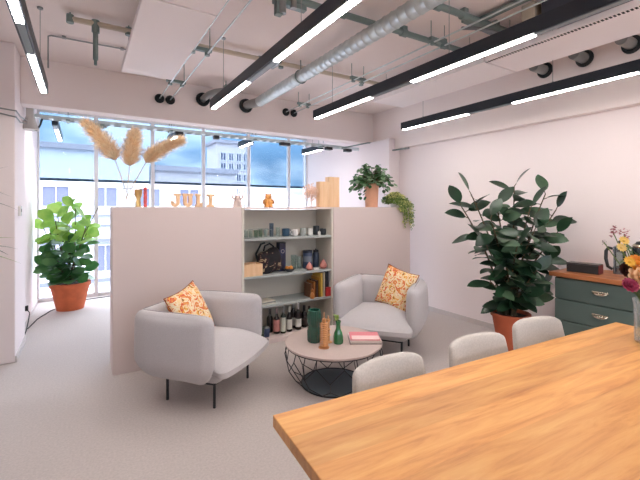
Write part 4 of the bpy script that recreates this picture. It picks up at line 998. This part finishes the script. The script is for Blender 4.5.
# ------------------------------------------------------------------ armchairs
def armchair(label, loc, rz):
    t = thing('armchair', label, 'armchair', loc, rz, 'grey upholstered armchairs')
    s_ = MB()
    def seat_fn(p):
        f = max(0.0, min(1.0, (0.02 - p.y) / 0.34))
        x = p.x * (1 + 0.34 * f)
        z = p.z
        if p.z > 0: z = p.z * (1 - 0.5 * f ** 3) - 0.05 * f ** 2
        else: z = p.z * (1 - 0.55 * f)
        return V(x, p.y - 0.03 * f * (1 - (x / 0.42) ** 2), z)
    s_.pillow((0, -0.03, 0.325), (0.30, 0.335, 0.09), 0.05, (0.0, 0.015, 0.06), 16, fn=seat_fn)
    s_.build('seat', M_fab, t, angle=70)
    b_ = MB()
    b_.pillow((0, 0.03, 0.232), (0.38, 0.37, 0.052), 0.04, (0, 0, 0), 10, fn=lambda p: V(p.x * (0.86 + 2.2 * max(-0.05, p.z)), p.y * (0.86 + 2.4 * max(-0.05, p.z)), p.z))
    b_.build('seat_base', M_fab, t, angle=60)
    def under(z): return max(0, (-0.09 - z) / 0.17) ** 1.5
    for s in (-1, 1):
        def arm_fn(p, s=s):
            x = p.x - s * under(p.z) * 0.085
            fr = max(0, (-p.y - 0.12) / 0.23)
            x = x * (1 - 0.25 * fr ** 2) + s * 0.015 * fr      # thinner towards the front seam
            bk = max(0, (p.y - 0.16) / 0.2)
            x -= s * 0.05 * bk ** 2
            y = p.y - 0.10 * under(p.z) * (p.y / 0.355)
            return V(x, y, p.z)
        MB().pillow((s * 0.372, 0.075, 0.452), (0.072, 0.355, 0.262), 0.068, (0.03, 0.004, 0.006), 18, fn=arm_fn).build('arm', M_fab, t, angle=80)
        pts = [(s * 0.387, -0.270, 0.62), (s * 0.385, -0.255, 0.68), (s * 0.382, -0.22, 0.714), (s * 0.376, 0.0, 0.7205), (s * 0.374, 0.2, 0.7205), (s * 0.35, 0.36, 0.716)]
        MB().tube(pts, 0.0022, seg=6).build('piping', M_pipe, t)
    MB().pillow((0, 0.375, 0.452), (0.345, 0.07, 0.262), 0.066, (0.0, 0.03, 0.005), 18, fn=lambda p: V(p.x, p.y - under(p.z) * 0.085, p.z)).build('backrest', M_fab, t, angle=80)
    MB().tube([(-0.33, 0.375, 0.7185), (0, 0.375, 0.7205), (0.33, 0.375, 0.7185)], 0.0022, seg=6).build('piping', M_pipe, t)
    fr = MB()
    for s in (-1, 1): fr.box((0, s * 0.21, 0.178), (0.54, 0.02, 0.016)); fr.box((s * 0.262, 0, 0.178), (0.02, 0.42, 0.016))
    fr.build('under_frame', M_black, t, smooth=False)
    for sx in (-1, 1):
        for sy in (-1, 1): MB().cyl((sx * 0.262, sy * 0.21, 0), (sx * 0.262, sy * 0.21, 0.2), 0.0105, seg=12).build('leg', M_black, t)
    return t
armchair('grey armchair at left, seen from its side in front of the white partition', (0.897, 3.17, 0), math.radians(41))
RC = (2.68, 3.085, 0)
armchair('grey armchair at right, seen from its front behind the coffee table', RC, math.radians(305.7))
M_cush = patchy('cushion_print', [srgb(120, 66, 42), srgb(232, 168, 84), srgb(236, 208, 160), srgb(240, 222, 190), srgb(226, 136, 74), srgb(214, 92, 70), srgb(240, 190, 84)], 11, 0.9, 2.2, 0.1)
def cushion(label, M, size=0.40):
    t = thing('cushion', label, 'cushion', M.to_translation(), 0, 'floral cushions')
    t.rotation_mode = 'QUATERNION'; t.rotation_quaternion = M.to_quaternion()
    m = MB(); n = 16; h = size / 2
    def P(u, v, s):
        pin = 1 - 0.10 * (1 - abs(u)) * 0 
        ex = h * u * (1 - 0.10 * (1 - u * u) * 0 - 0.07 * (1 - abs(v) ** 2) * 0)
        k = (1 - u ** 4) * (1 - v ** 4)
        edge_in = 0.09
        x = h * u * (1 - edge_in * (1 - v * v) * abs(u) ** 3); z = h * v * (1 - edge_in * (1 - u * u) * abs(v) ** 3)
        return V(x, s * 0.075 * k ** 0.7, z + h)
    vs = {}
    for s in (-1, 1):
        for i in range(n + 1):
            for j in range(n + 1):
                u, v = 2 * i / n - 1, 2 * j / n - 1
                bd = i in (0, n) or j in (0, n)
                key = (i, j, 0 if bd else s)
                if key not in vs: vs[key] = m.bm.verts.new(P(u, v, s))
        g = lambda i, j: vs[(i, j, 0 if (i in (0, n) or j in (0, n)) else s)]
        for i in range(n):
            for j in range(n): m._face([g(i, j), g(i + 1, j), g(i + 1, j + 1), g(i, j + 1)])
    m.build('cover', M_cush, t, angle=180)
    rim = []
    for i in range(n): rim.append(P(2 * i / n - 1, -1, 1))
    for i in range(n): rim.append(P(1, 2 * i / n - 1, 1))
    for i in range(n): rim.append(P(1 - 2 * i / n, 1, 1))
    for i in range(n): rim.append(P(-1, 1 - 2 * i / n, 1))
    MB().tube(rim, 0.004, seg=6, closed=True).build('piping', mat('cushion_edge', srgb(150, 76, 50), 0.9), t)
    return t
def chair_M(loc, rz, p, yaw, tilt, roll=0):
    return Matrix.Translation(loc) @ Matrix.Rotation(math.radians(rz), 4, 'Z') @ Matrix.Translation(p) @ Matrix.Rotation(math.radians(yaw), 4, 'Z') @ Matrix.Rotation(math.radians(tilt), 4, 'X') @ Matrix.Rotation(math.radians(roll), 4, 'Y')
cushion('orange and cream floral cushion on the left armchair', chair_M((0.897, 3.17, 0), 41, (0.035, 0.09, 0.40), 4, -24, -8), 0.46)
cushion('orange and cream floral cushion on the right armchair', chair_M(RC, 305.7, (0.07, 0.10, 0.425), -28, -20, 10), 0.44)

# ------------------------------------------------------------------ coffee table
CT = V(1.829, 2.713, 0); CTZ = 0.363
t = thing('coffee_table', 'round coffee table with a greige top on a black wire basket', 'coffee table', CT)
MB().lathe([(0, CTZ - 0.02), (0.407, CTZ - 0.02), (0.415, CTZ - 0.012), (0.415, CTZ - 0.003), (0.412, CTZ), (0, CTZ)], (0, 0, 0), 72, cap=False).build('tabletop', M_stone, t, angle=30)
def ringpts(r, z, n=64): return [(r * math.cos(2 * PI * k / n), r * math.sin(2 * PI * k / n), z) for k in range(n)]
MB().tube(ringpts(0.402, CTZ - 0.024), 0.006, seg=8, closed=True).build('top_ring', M_black, t)
MB().tube(ringpts(0.275, 0.006), 0.006, seg=8, closed=True).build('base_ring', M_black, t)
MB().lathe([(0, 0.001), (0.27, 0.001), (0.27, 0.005), (0, 0.005)], (0, 0, 0), 48, cap=False).build('base_disc', mat('disc_slate', srgb(84, 96, 106), 0.6), t, angle=30)  # flat slate-coloured disc filling the base ring
wb = MB(); NS = 12
def wn(k, lev):
    r, z = [(0.398, CTZ - 0.026), (0.418, 0.275), (0.405, 0.165), (0.345, 0.075), (0.275, 0.008)][lev]
    a = 2 * PI * k / NS + 0.13
    return V(r * math.cos(a), r * math.sin(a), z)
def seg_(a, b, c=None): wb.tube([a, b], 0.0038, seg=6)
for k in range(NS):
    seg_(wn(k, 0), wn(k, 1))
    seg_(wn(k, 1), wn(k - 0.5, 2)); seg_(wn(k, 1), wn(k + 0.5, 2))
    seg_(wn(k + 0.5, 0), wn(k + 0.5, 1)) if k % 2 == 0 else None
    seg_(wn(k + 0.5, 1), wn(k + 0.5, 2)) if k % 2 == 0 else None
    seg_(wn(k + 0.5, 2), wn(k + 0.5, 3))
    seg_(wn(k + 0.5, 3), wn(k, 4)); seg_(wn(k + 0.5, 3), wn(k + 1, 4))
wb.build('wire_basket', M_black, t)
# things on it
t = thing('ribbed_vase', 'dark green ribbed glass vase on the coffee table', 'vase', (1.672, 2.775, CTZ))
prof = [(0, 0), (0.05, 0), (0.056, 0.012), (0.057, 0.095), (0.05, 0.118), (0.044, 0.13), (0.05, 0.142), (0.057, 0.165), (0.057, 0.235), (0.052, 0.258), (0.05, 0.268), (0.047, 0.268), (0.05, 0.235), (0.05, 0.165), (0.04, 0.13), (0.05, 0.095), (0.05, 0.014), (0, 0.014)]
m = MB(); m.lathe(prof, (0, 0, 0), 72, cap=False)
for v in m.bm.verts:
    r = math.hypot(v.co.x, v.co.y)
    if r > 0.03:
        a = math.atan2(v.co.y, v.co.x); f = 1 + 0.035 * math.cos(24 * a); v.co.x *= f; v.co.y *= f
m.build('body', mat('vase_green_glass', srgb(26, 76, 62), 0.08, spec=0.9), t, angle=60)
MB().tube([(0.0485 * math.cos(a), 0.0485 * math.sin(a), 0.268) for a in [2 * PI * k / 32 for k in range(32)]], 0.0028, seg=6, closed=True).build('rim', mat('vase_green_rim', srgb(60, 120, 100), 0.15), t)
M_brass = mat('brass_satin', srgb(232, 178, 128), 0.28, 0.8)
t = thing('coil_candle_holder', 'tall copper coil candle holder in front of the green vase', 'candle holder', (1.668, 2.612, CTZ))
co = MB(); co.tube([(0.031 * math.cos(i * 2 * PI / 16), 0.031 * math.sin(i * 2 * PI / 16), 0.012 + i * 0.0148 / 16 ) for i in range(16 * 13)], 0.005, seg=8); co.build('coil', M_brass, t)
MB().lathe([(0, 0), (0.045, 0), (0.045, 0.005), (0.012, 0.009), (0.01, 0.2), (0.018, 0.215), (0.016, 0.235), (0, 0.235)], (0, 0, 0), 24, cap=False).build('stem', M_brass, t)
MB().cyl((0, 0, 0.235), (0, 0, 0.285), 0.005, 0.004, seg=10).build('spike', M_brass, t)
t = thing('copper_candle_holder', 'slimmer copper candle holder behind the coil one', 'candle holder', (1.765, 2.70, CTZ))
MB().lathe([(0, 0), (0.036, 0), (0.036, 0.005), (0.014, 0.01), (0.014, 0.05), (0.024, 0.06), (0.014, 0.07), (0.014, 0.1), (0.022, 0.11), (0.012, 0.12), (0.012, 0.17), (0.02, 0.185), (0.018, 0.195), (0, 0.195)], (0, 0, 0), 24, cap=False).build('body', M_brass, t)
MB().cyl((0, 0, 0.195), (0, 0, 0.225), 0.006, 0.005, seg=10).build('cup', M_brass, t)
t = thing('green_bottle_vase', 'small green bottle vase with a leafy sprig on the coffee table', 'vase', (1.822, 2.632, CTZ))
MB().lathe([(0, 0), (0.038, 0), (0.043, 0.014), (0.042, 0.06), (0.034, 0.09), (0.022, 0.115), (0.02, 0.13), (0.02, 0.17), (0.024, 0.18), (0.024, 0.19), (0.017, 0.19), (0.014, 0.13), (0.034, 0.05), (0, 0.02)], (0, 0, 0), 8, cap=False).build('body', mat('bottle_emerald', srgb(40, 112, 66), 0.12, spec=0.7), t, angle=25)
t2 = thing('leaf_sprig', 'small light green sprig standing in the green bottle vase', 'sprig', (1.822, 2.632, CTZ + 0.05))
MB().tube([(0, 0, 0.0), (0, 0, 0.13), (-0.012, 0.01, 0.17)], 0.0018, seg=5).build('stem', mat('green_stem', srgb(120, 140, 80), 0.7), t2)
lf = MB(); rr = random.Random(61)
for k in range(16): lf.leaf((-0.004 * (k % 4), 0.004 * (k % 3), 0.125 + 0.004 * k), (rr.uniform(-1.3, 0.5), rr.uniform(-0.6, 1), rr.uniform(-0.1, 0.9)), (0, 0, 1), 0.04, 0.02, None, 0.3, 0.15, 4)
lf.build('foliage', leafmat('sprig_leaf', srgb(128, 156, 66), srgb(160, 186, 96), 0.5, 0.3), t2, angle=180)
def flat_book(label, z, th, w, d, rz, cover, title=None, grp='books lying on the coffee table', x=2.055, y=2.575):
    t = thing('book', label, 'book', (x, y, z), rz, grp)
    m = mat('cover_%02x%02x%02x' % tuple(int(c * 255) for c in cover[:3]), cover, 0.5)
    c = MB(); c.box((0, 0, 0.0012), (w, d, 0.0022)); c.box((0, 0, th - 0.0012), (w, d, 0.0022)); c.box((-w / 2 + 0.0012, 0, th / 2), (0.0024, d, th - 0.004))
    c.build('cover', m, t, smooth=False)
    MB().box((0.001, 0, th / 2), (w - 0.008, d - 0.006, th - 0.005)).build('page_block', mat('paper', srgb(222, 214, 200), 0.9), t, smooth=False)
    if title: MB().box(title[0], title[1]).build('cover_panel', title[2], t, smooth=False)
rzb = -YAW + 0.02
flat_book('dark spined book at the bottom of the coffee table stack', CTZ, 0.012, 0.265, 0.215, rzb, srgb(96, 78, 84))
flat_book('white book in the middle of the coffee table stack', CTZ + 0.0122, 0.016, 0.262, 0.212, rzb + 0.02, srgb(228, 216, 216))
flat_book('pink book on top of the coffee table stack', CTZ + 0.0284, 0.010, 0.25, 0.20, rzb - 0.03, srgb(222, 130, 140), ((0.005, -0.048, 0.0104), (0.23, 0.095, 0.0008), mat('cover_panel_pale', srgb(236, 206, 204), 0.5)))

# ------------------------------------------------------------------ dining table and chairs
RT = math.radians(-4.02)
TC = V(1.746, 0.701, 0)
t = thing('dining_table', 'long oak dining table in the foreground', 'table', TC, RT)
MB().box((0, 0, 0.7285), (2.398, 0.95, 0.043), bevel=0.003).build('tabletop', M_oak, t, smooth=False)
for sx in (-1, 1):
    for sy in (-1, 1): MB().box((sx * 1.02, sy * 0.33, 0.3535), (0.08, 0.08, 0.707), bevel=0.004).build('leg', M_oak, t, smooth=False)
ap = MB()
for s in (-1, 1): ap.box((0, s * 0.33, 0.667), (2.0, 0.025, 0.08)); ap.box((s * 1.02, 0, 0.667), (0.025, 0.62, 0.08))
ap.build('apron', M_oak, t, smooth=False)
M_cleg = mat('chair_leg_black', srgb(40, 40, 42), 0.5)
def dining_chair(label, loc, rz):
    t = thing('dining_chair', label, 'chair', loc, rz, 'grey shell chairs along the table')
    MB().pillow((0, -0.01, 0.455), (0.225, 0.215, 0.028), 0.026, (0, 0, 0.008), 10, fn=lambda p: V(p.x * (1 - 0.1 * max(0, -p.y) / 0.2), p.y, p.z + 0.25 * (p.x ** 2))).build('seat', M_fab2, t, angle=60)
    def bk(p):
        v = (p.z + 0.185) / 0.37           # 0 bottom .. 1 top
        w = 1.0 - 0.12 * max(0, v) ** 2
        x = p.x * w
        # rounded upper corners
        return V(x, p.y - 0.9 * x * x + 0.05 * v, p.z - 0.55 * max(0, abs(x) - 0.09) ** 2 * max(0, v) * 3)
    MB().pillow((0, 0.215, 0.608), (0.238, 0.022, 0.176), 0.0215, (0, 0.004, 0), 14, fn=bk).build('backrest', M_fab2, t, angle=60)
    for sx in (-1, 1):
        for sy in (-1, 1):
            MB().cyl((sx * 0.21, sy * 0.19, 0), (sx * 0.13, sy * 0.12, 0.44), 0.009, 0.013, seg=10).build('leg', M_cleg, t)
    MB().box((0, 0, 0.428), (0.28, 0.26, 0.014), bevel=0.003).build('seat_mount', M_cleg, t, smooth=False)
    return t
dining_chair('grey fabric chair nearest the coffee table, pushed under the table', (1.235, 1.135, 0), RT + math.radians(4))
dining_chair('grey fabric chair in the middle of the row behind the table', (1.855, 1.115, 0), RT + math.radians(-1))
dining_chair('grey fabric chair nearest the rubber plant, behind the table', (2.455, 1.12, 0), RT + math.radians(-5))

# ------------------------------------------------------------------ sideboard
SX = 3.79
def cup_handle(par, y, z):
    m = MB()
    pts = []
    for i in range(13):
        a = PI * i / 12
        pts.append((SX * 0 - 0.012 - 0.026 * math.sin(a), y + 0.055 * math.cos(a), z + 0.006 * math.sin(a)))
    m.tube(pts, [0.006 + 0.004 * math.sin(PI * i / 12) for i in range(13)], seg=8)
    m.box((-0.013, y, z + 0.012), (0.008, 0.115, 0.012), bevel=0.003)
    m.build('handle', M_chrome, par)
def cabinet(label, y0, y1, kind):
    t = thing('sideboard_cabinet', label, 'cabinet', (SX + 0.26, (y0 + y1) / 2, 0), 0, 'teal sideboard cabinets')
    w = y1 - y0 - 0.006; d = 0.5
    MB().box((0.01, 0, 0.46), (d - 0.02, w, 0.79), bevel=0.002).box((0.03, 0, 0.035), (d - 0.1, w - 0.02, 0.07)).build('body', M_teal, t, smooth=False)
    fx = -0.26 + 0.011
    if kind == 'drawers':
        for (z0, z1) in ((0.655, 0.85), (0.46, 0.65), (0.265, 0.455), (0.075, 0.26)):
            dr = MB().box((fx, 0, (z0 + z1) / 2), (0.022, w - 0.012, z1 - z0 - 0.004), bevel=0.002).build('drawer', M_teal, t, smooth=False)
            m = MB(); pts = [(fx - 0.012 - 0.026 * math.sin(PI * i / 12), -0.005 + 0.055 * math.cos(PI * i / 12), (z0 + z1) / 2 + 0.012 - 0.012 * math.sin(PI * i / 12)) for i in range(13)]
            m.tube(pts, [0.005 + 0.006 * math.sin(PI * i / 12) for i in range(13)], seg=8); m.box((fx - 0.014, -0.005, (z0 + z1) / 2 + 0.016), (0.006, 0.125, 0.014), bevel=0.002)
            m.build('handle', M_chrome, dr)
    else:
        for s in (-1, 1):
            dr = MB().box((fx, s * w / 4, 0.462), (0.022, w / 2 - 0.008, 0.774), bevel=0.002).build('door', M_teal, t, smooth=False)
            MB().tube([(fx - 0.01, s * 0.04, 0.62), (fx - 0.035, s * 0.04, 0.61), (fx - 0.035, s * 0.04, 0.53), (fx - 0.01, s * 0.04, 0.52)], 0.005, seg=8).build('handle', M_chrome, dr)
    return t
cabinet('teal drawer cabinet under the wooden counter, beside the rubber plant', 1.135, 1.885, 'drawers')
cabinet('teal door cabinet under the wooden counter at the right picture edge', 0.37, 1.13, 'doors')
o = MB().box((0, 0, 0.02), (XR - SX + 0.01, 1.58, 0.04), bevel=0.003).build('countertop', M_oakd, smooth=False); o.location = ((XR + SX) / 2 - 0.025, 1.125, 0.86)
tag(o, 'reddish brown wooden worktop lying on the teal cabinets', 'countertop')
CZ = 0.90
t = thing('wooden_chest', 'low black box with a dark red end on the wooden worktop', 'box', (3.96, 1.70, CZ), math.radians(-84))
MB().box((0, 0, 0.038), (0.255, 0.12, 0.076), bevel=0.004).build('body', mat('box_black', srgb(38, 38, 40), 0.45), t, smooth=False)
MB().box((0.1285, 0, 0.042), (0.004, 0.118, 0.08)).build('end_panel', mat('box_wine', srgb(104, 44, 44), 0.45), t, smooth=False)
MB().box((0, 0, 0.082), (0.257, 0.122, 0.012), bevel=0.003).build('lid', mat('box_black2', srgb(48, 48, 50), 0.4), t, smooth=False)
MB().box((0.02, -0.01, 0.0885), (0.07, 0.02, 0.003), 0.2).build('plaque', M_chrome, t, smooth=False)
t = thing('cafetiere', 'glass and steel coffee press with a black handle on the worktop', 'coffee press', (4.15, 1.495, CZ), math.radians(105))
MB().lathe([(0, 0.02), (0.044, 0.02), (0.044, 0.235), (0.046, 0.24), (0.044, 0.24), (0.041, 0.235), (0.041, 0.025), (0, 0.025)], (0, 0, 0), 28, cap=False).build('beaker', glass('glass_clear', (0.86, 0.91, 0.90, 1), 0.93), t)
fr = MB(); fr.lathe([(0.047, 0), (0.048, 0.06), (0.046, 0.062), (0.045, 0)], (0, 0, 0), 28, cap=False)
for k in range(4):
    a = PI / 4 + k * PI / 2; fr.box((0.047 * math.cos(a), 0.047 * math.sin(a), 0.12), (0.004, 0.016, 0.24), a)
fr.lathe([(0.047, 0.2), (0.0485, 0.2), (0.0485, 0.22), (0.047, 0.22)], (0, 0, 0), 28, cap=False)
fr.build('frame', mat('press_steel', srgb(150, 158, 166), 0.2, 0.9), t)
MB().lathe([(0, 0.262), (0.02, 0.26), (0.045, 0.245), (0.046, 0.238), (0, 0.238)], (0, 0, 0), 28, cap=False).build('lid', mat('press_steel', srgb(150, 158, 166), 0.2, 0.9), t)
MB().cyl((0, 0, 0.26), (0, 0, 0.285), 0.003, seg=8).sphere((0, 0, 0.292), 0.011, 12, 8).build('plunger', M_black, t)
MB().tube([(0.048, 0, 0.225), (0.08, 0, 0.235), (0.098, 0, 0.2), (0.1, 0, 0.13), (0.085, 0, 0.06), (0.05, 0, 0.035)], [0.012, 0.014, 0.015, 0.015, 0.014, 0.011], seg=10).build('handle', M_black, t)
t = thing('coffee_kettle', 'black rounded kettle behind the flowers on the worktop', 'kettle', (4.2, 1.335, CZ), math.radians(-60))
MB().lathe([(0, 0), (0.085, 0), (0.09, 0.01), (0.092, 0.1), (0.088, 0.2), (0.075, 0.26), (0.06, 0.285), (0, 0.287)], (0, 0, 0), 32, cap=False).build('body', mat('kettle_black', srgb(26, 30, 36), 0.18), t)
MB().lathe([(0.0765, 0.25), (0.082, 0.262), (0.07, 0.278), (0.066, 0.27)], (0, 0, 0), 32, cap=False).build('steel_ring', M_chrome, t)
MB().lathe([(0, 0.283), (0.058, 0.283), (0.05, 0.30), (0.014, 0.308), (0.014, 0.325), (0.02, 0.335), (0, 0.342)], (0, 0, 0), 24, cap=False).build('lid', M_black, t)
MB().tube([(0.08, 0, 0.15), (0.115, 0, 0.19), (0.125, 0, 0.235)], [0.022, 0.016, 0.012], seg=12).build('spout', mat('kettle_black', srgb(26, 30, 36), 0.18), t)
MB().tube([(-0.08, 0, 0.24), (-0.12, 0, 0.25), (-0.135, 0, 0.2), (-0.13, 0, 0.1), (-0.088, 0, 0.06)], 0.011, seg=10).build('handle', M_black, t)

# ------------------------------------------------------------------ bouquet on the dining table
BV = V(2.665, 0.825, 0.75)
t = thing('flower_vase', 'clear glass vase with flowers on the dining table at the right picture edge', 'vase', BV)
MB().lathe([(0, 0), (0.058, 0), (0.062, 0.008), (0.066, 0.2), (0.072, 0.24), (0.069, 0.24), (0.063, 0.2), (0.058, 0.014), (0, 0.014)], (0, 0, 0), 30, cap=False).build('body', glass('glass_vase_clear', (0.93, 0.95, 0.96, 1), 0.9), t)
MB().lathe([(0, 0.016), (0.057, 0.016), (0.061, 0.13), (0, 0.13)], (0, 0, 0), 26, cap=False).build('water', glass('water_clear', (0.88, 0.93, 0.92, 1), 0.96), t)
def wp(px, py, D):
    l = (px - 320) / FPX * D
    return V(l * rx + D * math.sin(YAW), l * ry + D * math.cos(YAW), 1.5 + (208 - py) / FPX * D)
M_fst = mat('flower_stem', srgb(92, 116, 60), 0.7)
rr = random.Random(71)
def flower(label, p, r, col, kind='rose', facing=None):
    t = thing('cut_flower', label, 'flower', BV + V(0, 0, 0.02), 0, 'flowers in the vase on the dining table')
    q = p - BV - V(0, 0, 0.02)
    neck = V(max(-0.045, min(0.045, q.x * 0.25)), max(-0.045, min(0.045, q.y * 0.25)), 0.225)
    foot = V(-neck.x * 0.6, -neck.y * 0.6, 0.002)
    MB().tube([foot, foot.lerp(neck, 0.5), neck, neck.lerp(q, 0.55) + V(0, 0, 0.02), q], 0.0026, seg=6).build('stem', M_fst, t)
    m = MB(); mm = leafmat('petal_%02x%02x%02x' % tuple(int(c * 255) for c in col[:3]), tuple(c * 0.8 for c in col[:3]) + (1,), col, 0.6, 0.2, 30)
    d0 = facing or V(-0.5, -0.6, 0.5); d0 = Vector(d0).normalized(); u0 = d0.orthogonal().normalized(); w0 = d0.cross(u0)
    if kind == 'rose':
        m.sphere(q, r * 0.42, 12, 8)
        for ring in range(4):
            nn = 6 + ring * 2; tilt = 0.25 + 0.33 * ring
            for k in range(nn):
                a = 2 * PI * k / nn + ring * 0.5
                rad = u0 * math.cos(a) + w0 * math.sin(a)
                d = (d0 * math.cos(tilt) + rad * math.sin(tilt))
                m.leaf(q + rad * r * 0.14 * ring - d0 * r * 0.3, d, d0, r * (0.75 + 0.08 * ring), r * 0.75, lambda u: math.sin(PI * min(1, 0.2 + 0.72 * u)) ** 0.5, -0.0, 0.35, 5)
    elif kind == 'daisy':
        for k in range(12):
            a = 2 * PI * k / 12; rad = u0 * math.cos(a) + w0 * math.sin(a)
            m.leaf(q, d0 * 0.35 + rad, d0, r, r * 0.42, None, 0.1, 0.2, 4)
        m.sphere(q + d0 * 0.004, r * 0.3, 10, 8)
    else:  # sprig of small blossoms
        for k in range(16):
            c = q + V(rr.uniform(-1, 1), rr.uniform(-1, 1), rr.uniform(-1.2, 1.2)) * r
            for j in range(4): m.leaf(c, (rr.uniform(-1, 1), rr.uniform(-1, 1), rr.uniform(-0.3, 1)), (0, 0, 1), r * 0.5, r * 0.35, None, 0.2, 0.3, 3)
    m.build('bloom', mm, t, angle=180)
flower('large pale peach bloom at the front of the vase', wp(644, 278, 1.99), 0.056, srgb(240, 196, 150))
flower('magenta bloom hanging low beside the pale peach bloom', wp(630.5, 285, 1.97), 0.03, srgb(160, 50, 84))
flower('bright orange bloom above the pale peach bloom', wp(637.5, 263, 2.03), 0.036, srgb(240, 150, 46))
flower('golden yellow daisy left of the orange bloom', wp(629, 262, 2.02), 0.034, srgb(240, 182, 56), 'daisy')
flower('small pale yellow daisy below the burgundy sprig', wp(623.5, 241, 2.06), 0.03, srgb(240, 200, 104), 'daisy')
flower('pale yellow daisy above the golden daisy', wp(621, 248, 2.04), 0.03, srgb(238, 202, 120), 'daisy')
flower('burgundy sprig reaching up farthest to the left', wp(612.5, 231, 2.08), 0.026, srgb(150, 70, 84), 'sprig')
flower('dusty pink sprig right of the burgundy sprig', wp(624, 234.5, 2.1), 0.024, srgb(176, 96, 108), 'sprig')
flower('tiny dark sprig on a thin stem low at the left of the bouquet', wp(604, 242.5, 2.06), 0.010, srgb(92, 66, 60), 'sprig')
flower('dark maroon bloom beneath the golden daisy', wp(627.5, 270.5, 2.05), 0.032, srgb(84, 44, 40))
flower('coral bloom at the hidden right side of the vase', BV + V(0.13, -0.08, 0.36), 0.045, srgb(226, 120, 96))
flower('cream bloom at the hidden top of the bouquet', BV + V(0.05, 0.0, 0.46), 0.045, srgb(236, 220, 190))
t = thing('foliage_sprig', 'dark green leaves between the flowers in the vase', 'foliage', BV + V(0, 0, 0.02))
sm, lf = MB(), MB()
for px, py, D in ((626, 255, 2.08), (632, 250, 2.12), (630, 276, 2.06), (640, 255, 2.1), (645, 268, 2.0), (634, 292, 2.05)):
    q = wp(px, py, D) - BV - V(0, 0, 0.02); nk = V(max(-0.045, min(0.045, q.x * 0.2)), max(-0.045, min(0.045, q.y * 0.2)), 0.225)
    sm.tube([V(-nk.x * 0.5, -nk.y * 0.5, 0.002), nk, q], 0.002, seg=5)
    for k in range(7):
        p = nk.lerp(q, 0.4 + 0.6 * k / 6)
        lf.leaf(p, (rr.uniform(-1, 1), rr.uniform(-1, 1), rr.uniform(-0.2, 0.8)), (0, 0, 1), 0.06, 0.026, None, 0.3, 0.15, 5)
sm.build('stems', M_fst, t); lf.build('leaves', leafmat('bouquet_leaf', srgb(52, 74, 48), srgb(92, 112, 64), 0.5, 0.15), t, angle=180)

# ------------------------------------------------------------------ sky, sun, camera
wd = bpy.data.worlds.new('sky'); bpy.context.scene.world = wd; wd.use_nodes = True
nt = wd.node_tree; N, L = nt.nodes, nt.links
bg = N['Background']
tc = N.new('ShaderNodeTexCoord'); sx = N.new('ShaderNodeSeparateXYZ'); L.new(tc.outputs['Generated'], sx.inputs[0])
rp = N.new('ShaderNodeValToRGB'); e = rp.color_ramp.elements
e[0].position = 0.0; e[0].color = (0.10, 0.15, 0.20, 1); e[1].position = 0.55; e[1].color = (1.24, 1.2, 1.2, 1)
x = e.new(0.10); x.color = (0.054, 0.086, 0.125, 1)
x = e.new(0.24); x.color = (0.14, 0.22, 0.31, 1)
x = e.new(0.34); x.color = (1.05, 1.03, 1.05, 1)
L.new(sx.outputs['Z'], rp.inputs[0])
mp = N.new('ShaderNodeMapping'); mp.inputs['Scale'].default_value = (1, 1, 2.6); L.new(tc.outputs['Generated'], mp.inputs[0])
nz = N.new('ShaderNodeTexNoise'); nz.inputs['Scale'].default_value = 4.5; nz.inputs['Detail'].default_value = 6; L.new(mp.outputs[0], nz.inputs['Vector'])
cr = N.new('ShaderNodeValToRGB'); cr.color_ramp.elements[0].position = 0.42; cr.color_ramp.elements[1].position = 0.66
cr.color_ramp.elements[0].color = (0, 0, 0, 1); cr.color_ramp.elements[1].color = (1, 1, 1, 1)
L.new(nz.outputs['Fac'], cr.inputs[0])
mx = N.new('ShaderNodeMix'); mx.data_type = 'RGBA'; L.new(cr.outputs[0], mx.inputs[0]); L.new(rp.outputs[0], mx.inputs[6]); mx.inputs[7].default_value = (0.30, 0.31, 0.335, 1)
L.new(mx.outputs[2], bg.inputs['Color']); bg.inputs['Strength'].default_value = 5.4
for i in range(6):     # sampling portals in the window openings
    pl = bpy.data.lights.new('window_portal', 'AREA'); pl.shape = 'RECTANGLE'; pl.size = XS[i + 1] - XS[i]; pl.size_y = CEIL; pl.cycles.is_portal = True
    po = bpy.data.objects.new('window_portal', pl); C.objects.link(po); po.location = ((XS[i] + XS[i + 1]) / 2, YW + 0.2, CEIL / 2); po.rotation_euler = (-PI / 2, 0, 0)

for (px_, py_, sx_, sz_, rz_) in ((1.9, -3.2, 4.2, 1.8, PI),):  # sampling portal for the added rear window
    pl = bpy.data.lights.new('window_portal', 'AREA'); pl.shape = 'RECTANGLE'; pl.size = sx_; pl.size_y = sz_; pl.cycles.is_portal = True
    po = bpy.data.objects.new('window_portal', pl); C.objects.link(po); po.location = (px_, py_, 1.7); po.rotation_euler = (-PI / 2, 0, rz_)

cam = bpy.data.cameras.new('camera'); co_ = bpy.data.objects.new('camera', cam); C.objects.link(co_)
co_.location = (0, 0, 1.5); co_.rotation_euler = (PI / 2, 0, -YAW)
cam.sensor_width = 36; cam.lens = 36 * FPX / 640; cam.shift_y = -32 / 640; cam.clip_start = 0.05; cam.clip_end = 300
sc = bpy.context.scene; sc.camera = co_
vs_ = sc.view_settings
sc.display_settings.display_device = 'sRGB'
vs_.view_transform = 'Standard'; vs_.look = 'None'; vs_.gamma = 1; vs_.use_curve_mapping = False; vs_.exposure = 1.38
try: sc.cycles.use_denoising = True
except Exception: pass
